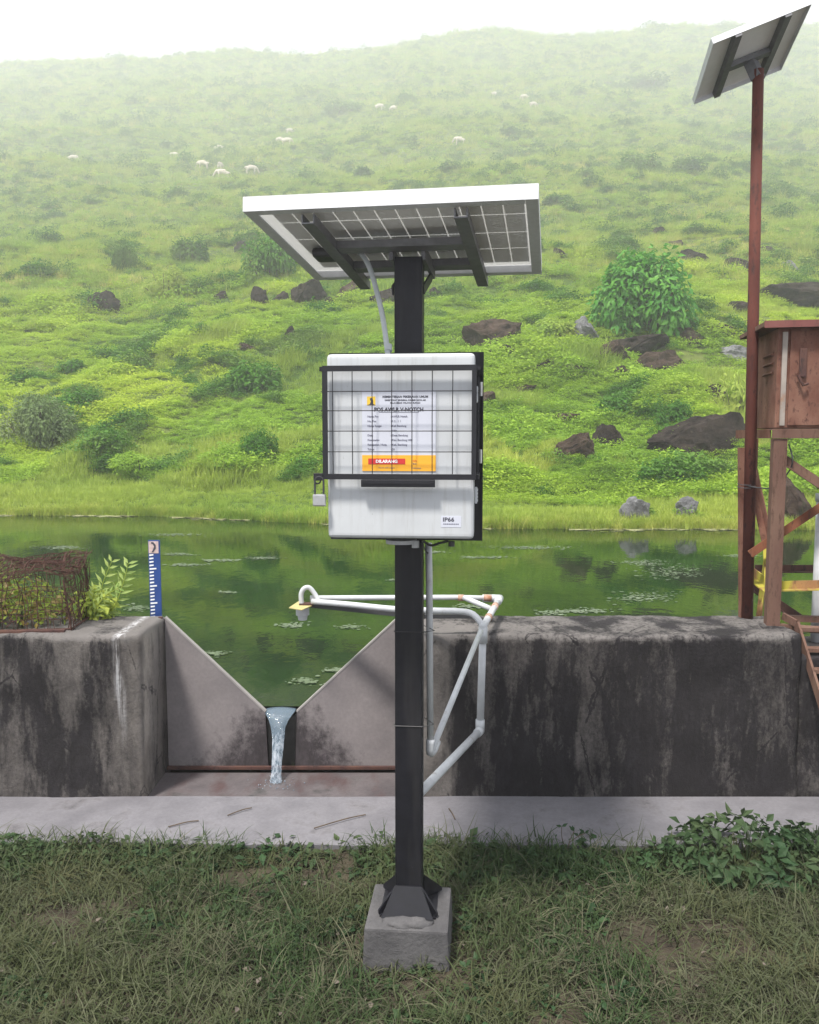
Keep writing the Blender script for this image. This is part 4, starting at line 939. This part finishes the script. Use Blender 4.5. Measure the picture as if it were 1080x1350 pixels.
SHRUBS = [
 (857, 458, 172, 118, 'bushleaf', 21, 7500, .105, .45, 'large dense bush with broad glossy green leaves above dark rocks', 1),
 (40, 600, 112, 78, 'greyleaf', 22, 6500, .085, .4, 'grey green fine-leaved shrub low on the slope at the picture edge', 0),
 (160, 362, 36, 40, 'darkleaf', 23, 2600, .14, .45, 'small upright dark green shrub above the dark rock near the wire cage side', 0),
 (252, 352, 56, 36, 'darkleaf', 24, 2600, .14, .45, 'low dark shrub around the half covered rock up slope', 0),
 (352, 375, 92, 66, 'darkleaf', 25, 4200, .11, .42, 'dark leafy shrub behind the low corner of the large solar panel', 0),
 (214, 402, 76, 50, 'limeleaf', 26, 2800, .11, .32, 'yellow green grassy shrub on the slope between dark rocks', 0),
 (268, 452, 44, 26, 'darkleaf', 23, 2600, .14, .45, 'low dark green shrub mid slope left of the lone tiny rock', 0),
 (340, 525, 84, 46, 'darkleaf', 24, 2600, .14, .45, 'spreading dark green shrub beside the wire cage front of the white box', 0),
 (340, 612, 62, 46, 'darkleaf', 25, 4200, .11, .42, 'dark green shrub over a shaded hollow near the padlock', 0),
 (178, 632, 110, 34, 'herb', 26, 2800, .11, .32, 'wide low leafy mound of weeds just above the shore grass', 0),
 (90, 500, 60, 26, 'darkleaf', 23, 2600, .14, .45, 'low green clump above the grey green shrub', 0),
 (735, 455, 84, 34, 'limeleaf', 27, 2600, .13, .5, 'bright green leafy clump between the rock ledge and whitish boulder', 0),
 (500, 620, 70, 30, 'herb', 26, 2800, .11, .32, 'low green clump hidden mostly behind the white box', 0),
 (972, 552, 58, 60, 'limeleaf', 28, 420, .26, .34, 'plant with long bright green leaves right beside the tall rusty pole', 0),
 (1040, 560, 60, 60, 'darkleaf', 25, 4200, .11, .42, 'dark green shrub behind the rusty cabinet', 0),
 (478, 240, 40, 20, 'darkleaf', 23, 2600, .14, .45, 'misty shrub just above the front edge of the large solar panel', 0),
 (600, 232, 66, 18, 'darkleaf', 24, 2600, .14, .45, 'misty wide shrub above the end of the large solar panel', 0),
 (845, 232, 70, 30, 'darkleaf', 24, 2600, .14, .45, 'misty shrub high on the slope between panel and tall pole', 0),
 (910, 236, 60, 28, 'darkleaf', 25, 4200, .11, .42, 'misty shrub high on the slope nearest the tall pole', 0),
 (450, 155, 60, 22, 'darkleaf', 24, 2600, .14, .45, 'very faint shrub near the ridge behind the sheep', 0),
 (850, 125, 110, 24, 'darkleaf', 25, 4200, .11, .42, 'very faint wide shrub near the top of the slope', 0),
 (740, 275, 54, 16, 'darkleaf', 24, 2600, .14, .45, 'small shrub beside the top corner of the large solar panel', 0),
 (700, 335, 40, 26, 'darkleaf', 23, 2600, .14, .45, 'dark clump at the near corner of the large solar panel', 0),
 (890, 565, 60, 36, 'darkleaf', 24, 2600, .14, .45, 'weedy dark shrub directly above the biggest boulder', 0),
 (1010, 700, 44, 16, 'limeleaf', 26, 2800, .11, .32, 'low shore weeds behind the tower leg', 0),
]
for i, (px, py, wpx, hpx, mt, seed, n, L, wr, lab, big) in enumerate(SHRUBS):
    c = hit(px, py - 3); s = c.y / F; me, st = get_shrub(seed, mt, n, L, wr)
    e = thing('shrub', lab, 'shrub', (c.x, c.y + wpx * s * .25, c.z - .05), random.uniform(0, 6.28) if not big else .4, 'shrubs growing on the slope')
    e.location.z = float(ground_h(c.x, c.y)) - .04; e.scale = (wpx * s * .56, wpx * s * .5, hpx * s * 1.12)
    f_ = bpy.data.objects.new('foliage', me); COL.objects.link(f_); f_.parent = e; f_['kind'] = 'stuff'
    g_ = bpy.data.objects.new('stems', st); COL.objects.link(g_); g_.parent = e

# ------------------------------------------------------------------ sheep high on the slope
def sheep_mesh(seed):
    bm = B(); rd = random.Random(seed)
    def ell(c, r, sub=2, nz=.0):
        q = bmesh.ops.create_icosphere(bm, subdivisions=sub, radius=1)
        for v in q['verts']:
            k = 1 + nz * mn.noise(v.co * 4 + Vector((seed, 0, 0))); v.co = Vector((c[0] + v.co.x * r[0] * k, c[1] + v.co.y * r[1] * k, c[2] + v.co.z * r[2] * k))
    me = bpy.data.meshes.new('sheep')
    # one continuous skin: vertices with radii
    pts = [((.0, 0, .58), .20), ((.30, 0, .60), .19), ((-.32, 0, .58), .20), ((.44, 0, .62), .12), ((.58, 0, .45), .08), ((.66, 0, .28), .065), ((.74, 0, .20), .04), ((-.5, 0, .55), .05), ((-.54, 0, .42), .03)]
    ed = [(0, 1), (0, 2), (1, 3), (3, 4), (4, 5), (5, 6), (2, 7), (7, 8)]
    for x, y in ((.28, .11), (.28, -.11)):
        b = len(pts); pts += [((x, y, .38), .07), ((x + .02, y, .2), .04), ((x, y, .0), .035)]; ed += [(1, b), (b, b + 1), (b + 1, b + 2)]
    for x, y in ((-.32, .11), (-.32, -.11)):
        b = len(pts); pts += [((x, y, .38), .085), ((x - .06, y, .2), .04), ((x, y, .0), .035)]; ed += [(2, b), (b, b + 1), (b + 1, b + 2)]
    b = len(pts); pts += [((.60, .09, .47), .02), ((.60, -.09, .47), .02)]; ed += [(4, b), (4, b + 1)]
    me.from_pydata([p_ for p_, _ in pts], ed, []); o = bpy.data.objects.new('sheep', me); COL.objects.link(o)
    m1 = o.modifiers.new('skin', 'SKIN'); m2 = o.modifiers.new('sub', 'SUBSURF'); m2.levels = 1; m2.render_levels = 1
    for sv, (_, r) in zip(me.skin_vertices[0].data, pts): sv.radius = (r, r)
    me.skin_vertices[0].data[0].use_root = True
    dg = bpy.context.evaluated_depsgraph_get(); ev = bpy.data.meshes.new_from_object(o.evaluated_get(dg)); bpy.data.objects.remove(o); bpy.data.meshes.remove(me)
    ev.name = 'sheep'; ev.materials.clear(); ev.materials.append(M['wool']); ev.shade_smooth(); return ev
t = NT('cream_wool'); n = t.noise(t.pos(), 9, 6, .7); M['wool'] = t.bsdf(t.mix(t.rng(n, .35, .65), (.50, .43, .36), (.78, .70, .62)), .95, 0, n, .6, .03, .1)
sm_ = sheep_mesh(1)
SHEEP = [(228, 211, 0, 'cream sheep grazing alone in the mist, second from the picture edge'), (289, 202, .3, 'cream sheep standing uppermost in the nearest cluster'),
 (268, 224, 2.8, 'cream sheep grazing just below the uppermost one of the nearest cluster'), (291, 226, 1.4, 'cream sheep facing up slope in the middle of the nearest cluster'), (331, 231, .2, 'cream sheep nearest the solar panel in the nearest cluster'),
 (294, 238, 3.4, 'small cream sheep lowest in the nearest cluster'), (382, 178, .4, 'pale sheep uppermost of a misty pair'), (370, 190, 3.0, 'pale sheep lower of a misty pair'), (378, 193, .1, 'pale sheep close beside the misty pair'),
 (96, 215, .2, 'lone sheep nearest the picture edge in the grass'), (519, 148, 2.2, 'very faint sheep beside the faint ridge shrub'), (500, 146, 0., 'very faint sheep just beside the faint ridge shrub pair'), (606, 192, 3., 'lone pale sheep above the large panel'),
 (650, 129, .1, 'faint sheep leading a line high on the slope'), (692, 133, 3.1, 'faint sheep in the middle of the line high on the slope'), (703, 143, .3, 'faint sheep lowest in the line high on the slope')]
for px, py, rz, lab in SHEEP:
    c = hit(px, py); o = bpy.data.objects.new('sheep', sm_); COL.objects.link(o); o.location = (c.x, c.y, c.z + .12); o.rotation_euler = (0, 0, rz + random.uniform(-.3, .3)); k = random.uniform(1.6, 1.9); o.scale = (k, k, k)
    tag(o, lab, 'sheep', 'sheep grazing high on the misty slope')

# ------------------------------------------------------------------ ground cover on the slope
def tuft(seed, n, h, w, spread, mat, lean=.5):
    rd = random.Random(seed); V = []; Fc = []
    for i in range(n):
        a = rd.uniform(0, 6.28); r = spread * math.sqrt(rd.random()); blade(V, Fc, (r * math.cos(a), r * math.sin(a), -.03), rd.uniform(0, 6.28), h * rd.uniform(.5, 1.1), w * rd.uniform(.7, 1.2), lean * rd.uniform(.2, 1.4), .5, 2)
    return src('tuft', V, Fc, [mat])
def herb(seed, n, L, spread, h, mat, wr=.6):
    rd = random.Random(seed); V = []; Fc = []
    for i in range(n):
        a = rd.uniform(0, 6.28); r = math.sqrt(rd.random()); x = spread * r * math.cos(a); y = spread * r * math.sin(a); z = h * (1 - .6 * r * r) * rd.uniform(.2, 1)
        l = L * rd.uniform(.6, 1.3); leaf(V, Fc, (x, y, z), (rd.gauss(0, .45), rd.gauss(-.1, .45), 1), (rd.gauss(0, 1), rd.gauss(0, 1), rd.gauss(0, .3)), l, l * wr)
    return src('herb', V, Fc, [mat])
srcs = [herb(1, 120, .052, .24, .17, M['herb']), herb(2, 100, .068, .26, .21, M['herb'], .45), herb(3, 130, .042, .22, .13, M['herb']),
        tuft(4, 46, .26, .014, .16, M['blade']), tuft(5, 40, .34, .016, .14, M['blade'], .4), tuft(6, 50, .18, .012, .18, M['blade'], .8),
        tuft(7, 46, .30, .014, .16, M['pale'], .5), tuft(8, 40, .22, .014, .2, M['pale'], .8), herb(9, 130, .07, .26, .34, M['darkleaf'], .5)]
def scat(y0, y1, dens, sc, seedv):
    rg = np.random.default_rng(seedv); W_ = lambda y: .56 * y + 3.5
    n = int(dens * (y1 - y0) * (W_(y0) + W_(y1))); y = rg.uniform(y0, y1, n * 2); keep = rg.random(n * 2) < W_(y) / W_(y1); y = y[keep][:n]
    x = rg.uniform(-1, 1, len(y)) * W_(y); t_ = y - shore(x); ok = t_ > .02; x, y, t_ = x[ok], y[ok], t_[ok]
    cov = vn(x / 3, y / 2.2, 31) + .5 * vn(x, y, 32); up = np.clip((t_ - 17) / 12, 0, 1); grassy = np.where(t_ < 2.0, 1.0, 0.0) + up * .75
    r = rg.random(len(y)); isg = (r < grassy) | (cov > .28); idx = np.where(isg, rg.choice([3, 4, 5], len(y)), rg.choice([0, 1, 2], len(y)))
    pl_ = (rg.random(len(y)) < .22 * up + .1 * (vn(x / 6, y / 4, 33) > .1)) & isg; idx = np.where(pl_, rg.choice([6, 7], len(y)), idx)
    dk = (vn(x / 2.2, y / 1.6, 35) + .5 * vn(x / .8, y / .6, 36) > .30) & (t_ > 2.5); idx = np.where(dk & (rg.random(len(y)) < .7), 8, idx)
    z = ground_h(x, y); s = sc * rg.uniform(.6, 1.3, len(y)) * (1 + .7 * np.clip(vn(x / 1.8, y / 1.4, 34) * 2, -.5, 1)); s = np.where(t_ < 2.0, s * .55 + 0.0, s); s = np.where(t_ < .3, s * .8, s)
    rot = np.stack([rg.normal(.0, .12, len(y)), rg.normal(0, .12, len(y)), rg.uniform(0, 6.28, len(y))], -1)
    return np.stack([x, y, z], -1), rot, np.stack([s, s, s * rg.uniform(.7, 1.25, len(y))], -1), idx
parts = [scat(12.6, 17, 150, .8, 41), scat(17, 24, 85, .95, 42), scat(24, 36, 36, 1.15, 43), scat(36, 60, 15, 1.5, 44), scat(60, 110, 5, 2.1, 45), scat(110, 190, 2.0, 3.0, 46), scat(190, 303, .7, 4.6, 47)]
cat = [np.concatenate([q[i] for q in parts]) for i in range(4)]
rg = np.random.default_rng(91); ex = []
for px, py, wpx, hpx, *_ in ROCKS:      # weeds creeping up round the foot of every rock
    c = hit(px, py - 2); hw = wpx * c.y / F / 2; k = max(8, int(26 * hw))
    for a in rg.uniform(0, 6.28, k):
        x_ = c.x + 1.15 * hw * math.cos(a); y_ = c.y + hw * .5 + .95 * hw * math.sin(a); s_ = rg.uniform(.5, 1.1) * min(1, .6 + hw * .5)
        ex.append((x_, y_, float(ground_h(x_, y_)), s_, int(rg.choice([0, 1, 2, 3, 8]))))
for x_ in rg.uniform(-10, 10, 2600):    # fringe hanging over the water's edge
    y_ = float(shore(x_)) + rg.normal(.04, .05); s_ = rg.uniform(.35, .8); ex.append((x_, y_, max(float(ground_h(x_, y_)), WATER - .01), s_, int(rg.choice([3, 4, 5, 6]))))
ex = np.array(ex); cat[0] = np.concatenate([cat[0], ex[:, :3]]); cat[2] = np.concatenate([cat[2], np.stack([ex[:, 3]] * 3, -1)]); cat[3] = np.concatenate([cat[3], ex[:, 4].astype(int)])
cat[1] = np.concatenate([cat[1], np.stack([rg.normal(0, .2, len(ex)), rg.normal(0, .2, len(ex)), rg.uniform(0, 6.28, len(ex))], -1)])
tag(scatter('slope_grass', *cat, srcs), 'thick green grass and creeping weeds covering the slope beyond the pond', 'grass', kind='stuff')

# shoreline scum and floating algae
bm = B(); rd = random.Random(5)
PATCH = [(385, 825, 34, 6), (287, 863, 26, 7), (405, 899, 36, 8), (465, 827, 30, 5), (850, 788, 76, 12), (880, 755, 74, 16), (845, 742, 60, 7), (860, 820, 60, 6), (770, 806, 62, 5), (728, 808, 40, 6), (347, 736, 44, 4), (235, 731, 40, 3), (300, 781, 18, 3),
         (700, 722, 90, 4), (625, 800, 40, 5), (180, 802, 30, 8), (245, 745, 50, 3), (290, 739, 50, 3), (980, 733, 50, 4), (560, 728, 50, 3), (640, 735, 60, 3), (440, 884, 26, 5), (80, 722, 60, 4), (230, 705, 60, 3), (520, 765, 20, 3), (760, 830, 30, 4)]
def wpt(px, py):
    d = at(px, py, 1.0) - Vector((0, 0, CAMZ)); k = (WATER - CAMZ) / d.z; return Vector((0, 0, CAMZ)) + d * k
for px, py, wd, hd in PATCH:
    for i in range(int(wd * 2.6)):
        r_ = rd.gauss(0, .28); q = wpt(px + wd * rd.gauss(0, .26), py + hd * r_)
        if q.y < 4.35: continue
        s = rd.uniform(.004, .013) * (q.y / 5) ** .5; a0_ = rd.uniform(0, 6.28)
        vs = [bm.verts.new((q.x + s * 1.6 * rd.uniform(.5, 1.2) * math.cos(a0_ + k * 1.256), q.y + s * rd.uniform(.5, 1.2) * math.sin(a0_ + k * 1.256), WATER + .004 + rd.random() * .003)) for k in range(5)]
        bm.faces.new(vs)
tag(obj('floating_algae', bm, leaf_mat('algae_flakes', (.09, .13, .07), (.26, .31, .21), (.2, .24, .17), 3, .1)), 'pale specks of algae and scum floating on the pond', 'algae', kind='stuff')
bm = B()
for i in range(2600):
    x = rd.uniform(-9, 9)
    if float(vn(x * 1.3, 2, 60)) < -.08: continue
    y = float(shore(x)) - abs(rd.gauss(0, .16)) + .05; s = rd.uniform(.015, .05)
    vs = [bm.verts.new((x + s * 2 * math.cos(k * 1.256), y + s * .6 * math.sin(k * 1.256), WATER + .004 + rd.random() * .01)) for k in range(5)]; bm.faces.new(vs)
tag(obj('shore_scum', bm, leaf_mat('shore_debris', (.16, .15, .07), (.42, .43, .24), (.3, .3, .15), 2, .1)), 'pale strip of floating debris along the far shore', 'debris', kind='stuff')

# ------------------------------------------------------------------ foreground grass
def lay_tuft(seed, n, h, w, mat, lean, spread=.05):
    rd = random.Random(seed); V = []; Fc = []
    for i in range(n):
        a = rd.uniform(0, 6.28); r = spread * math.sqrt(rd.random()); blade(V, Fc, (r * math.cos(a), r * math.sin(a), -.004), rd.uniform(0, 6.28), h * rd.uniform(.4, 1.15), w * rd.uniform(.6, 1.3), lean * rd.uniform(.4, 1.25), .55, 4)
    return src('tuft', V, Fc, [mat])
fs = [lay_tuft(1, 12, .11, .0042, M['straw'], 1.25), lay_tuft(2, 10, .15, .0036, M['straw'], 1.35), lay_tuft(3, 14, .08, .005, M['fgrass'], 1.0), lay_tuft(4, 12, .11, .0048, M['fgrass'], .9),
      lay_tuft(5, 10, .06, .006, M['fgrass'], .7), herb(11, 16, .028, .045, .035, M['fleaf'], .6), herb(12, 14, .04, .05, .05, M['fleaf'], .5), lay_tuft(6, 9, .09, .003, M['straw'], 1.1)]
rg = np.random.default_rng(77); n = 21000
x = rg.uniform(-4.2, 4.2, n); y = 1.2 + 2.17 * rg.random(n) ** .85
keep = ~((np.abs(x) < .142) & (np.abs(y - PY) < .145)) & ~((vn(x * 2.6, y * 2.6, 70) + .5 * vn(x * 7, y * 7, 71) < -.30) & (rg.random(n) < .8)) & ~((np.hypot(x, (y - PY + .1)) < .27) & (rg.random(n) < .55)); x, y = x[keep], y[keep]; n = len(x)
edge_ = y > 3.12 + .1 * vn(x * 3, 0, 50); grn = vn(x * 1.6, y * 1.6, 51) > .05
r = rg.random(n); idx = np.where(edge_ & (r < .8), rg.choice([2, 3, 4, 5, 6, 3], n), np.where(grn & (r < .4), rg.choice([2, 3, 4, 5], n), rg.choice([0, 1, 7, 3, 2], n)))
s = rg.uniform(.7, 1.35, n) * np.where(edge_, 1.1, 1.0); rot = np.stack([rg.normal(0, .15, n), rg.normal(0, .15, n), rg.uniform(0, 6.28, n)], -1)
tag(scatter('foreground_grass', np.stack([x, y, fg_h(x, y)], -1), rot, np.stack([s, s, s], -1), idx, fs), 'tangled dry and green grass around the post footing', 'grass', kind='stuff')
bm = B()
for i in range(150):
    x_ = rd.uniform(-2.2, 2.2); y_ = rd.uniform(1.7, 3.3)
    if abs(x_) < .18 and abs(y_ - PY) < .2: continue
    s = rd.uniform(.008, .022); a_ = rd.uniform(0, 6.28); V = []; Fc = []
    leaf(V, Fc, (x_, y_, float(fg_h(x_, y_)) + rd.uniform(.008, .04)), (rd.gauss(0, .4), rd.gauss(0, .4), 1), (math.cos(a_), math.sin(a_), rd.gauss(0, .2)), s * 1.5, s)
    vs = [bm.verts.new(v_) for v_ in V]
    for f_ in Fc: bm.faces.new([vs[i_] for i_ in f_])
tag(obj('leaf_litter', bm, leaf_mat('dead_leaf', (.08, .06, .05), (.25, .22, .19), (.18, .15, .12), 3, .15)), 'dry fallen leaves scattered among the grass', 'leaf litter', kind='stuff')

# weeds at the path edge
def weed_plant(px, py, Y, wm, hm, n, L, seed, mat, lab, name='weed'):
    q = at(px, py, Y); e = thing(name, lab, 'weed', (q.x, Y, 0), 0, 'weeds along the path edge')
    V, Fc = weed_mesh(n, wm / 2, wm / 2.6, hm, L, seed); mesh_of('foliage', V, Fc, mat, e, 'stuff')
    bm = B(); r2 = random.Random(seed)
    for i in range(14):
        a_ = r2.uniform(0, 6.28); rr = r2.random(); tube(bm, smooth_pts([(0, 0, -.02), (wm * .2 * rr * math.cos(a_), wm * .2 * rr * math.sin(a_), hm * .4), (wm * .4 * rr * math.cos(a_), wm * .35 * rr * math.sin(a_), hm * .85 * (1 - .4 * rr))], 3), .0018, 5, False)
    obj('stems', bm, M['fleaf'], e)
weed_plant(985, 1140, 3.22, .66, .20, 620, .055, 31, M['fleaf'], 'largest leafy weed clump spilling over the path below the ladder')
weed_plant(1075, 1130, 3.3, .30, .16, 240, .05, 32, M['fleaf'], 'leafy weed clump nearest the picture edge below the ladder')
weed_plant(880, 1150, 3.2, .26, .12, 200, .04, 33, M['fleaf'], 'small leafy weed beside the largest clump, towards the post')
weed_plant(24, 1120, 3.25, .28, .11, 240, .03, 34, M['fleaf'], 'low leafy weed at the path edge, farthest from the post')
weed_plant(110, 1115, 3.28, .30, .11, 260, .03, 35, M['fleaf'], 'low leafy weed at the path edge below the white lime runs')
weed_plant(200, 1120, 3.27, .22, .08, 160, .03, 36, M['fleaf'], 'low leafy weed at the path edge in front of the weir')
# twigs on the path
for i, (a, b, lab) in enumerate((((414, 1092), (482, 1074), 'long thin dark twig lying on the path in front of the weir'), ((592, 1066), (600, 1080), 'short dark twig on the path right of the post'), ((300, 1075), (332, 1065), 'crooked twig on the path below the left weir plate'), ((222, 1090), (262, 1082), 'short pale stalk on the path near the weir corner'))):
    def sl(px, py):
        d = at(px, py, 1.0) - Vector((0, 0, CAMZ)); return Vector((0, 0, CAMZ)) + d * ((.044 - CAMZ) / d.z)
    p0, p1 = sl(*a), sl(*b); bm = B(); tube(bm, smooth_pts([p0 - p0, (p1 - p0) * .6 + Vector((0, .004, .003)), p1 - p0], 4), [.0028] * 9, 6)
    o = obj('twig', bm, M['bark']); o.location = p0; tag(o, lab, 'twig', 'twigs on the concrete path')
pp = thing('dry_stalk_weed', 'thin dry branching stalk standing at the path edge right of the post', 'weed', (.66, 3.30, 0))
bm = B()
for P in ([(0, 0, 0), (.01, 0, .06), (.03, 0, .11)], [(.01, 0, .06), (.05, 0, .09), (.075, 0, .10)], [(0, 0, .03), (-.02, 0, .08), (-.022, 0, .13)]): tube(bm, smooth_pts(P, 4), .0018, 5)
obj('stalk', bm, M['bark'], pp)
V = []; Fc = []
for c_ in ((.03, 0, .11), (.075, 0, .10), (-.022, 0, .13), (.05, 0, .09)): leaf(V, Fc, c_, (0, -1, .4), (random.gauss(0, 1), 0, 1), .03, .014); leaf(V, Fc, c_, (0, -1, .4), (random.gauss(0, 1), 0, .3), .025, .012)
mesh_of('leaves', V, Fc, M['fleaf'], pp)

# ------------------------------------------------------------------ haze
t = NT('haze_air'); pv = t.n('ShaderNodeVolumePrincipled'); pv.inputs['Color'].default_value = (.97, .98, 1.0, 1); pv.inputs['Density'].default_value = HAZE_DENSITY; pv.inputs['Anisotropy'].default_value = .2
t.l(pv.outputs[0], t.out.inputs['Volume'])
if HAZE_DENSITY > 0:
    bm = B(); box(bm, (-250, -8, -3), (250, 340, 165)); o = obj('haze', bm, t.m); o['kind'] = 'stuff'
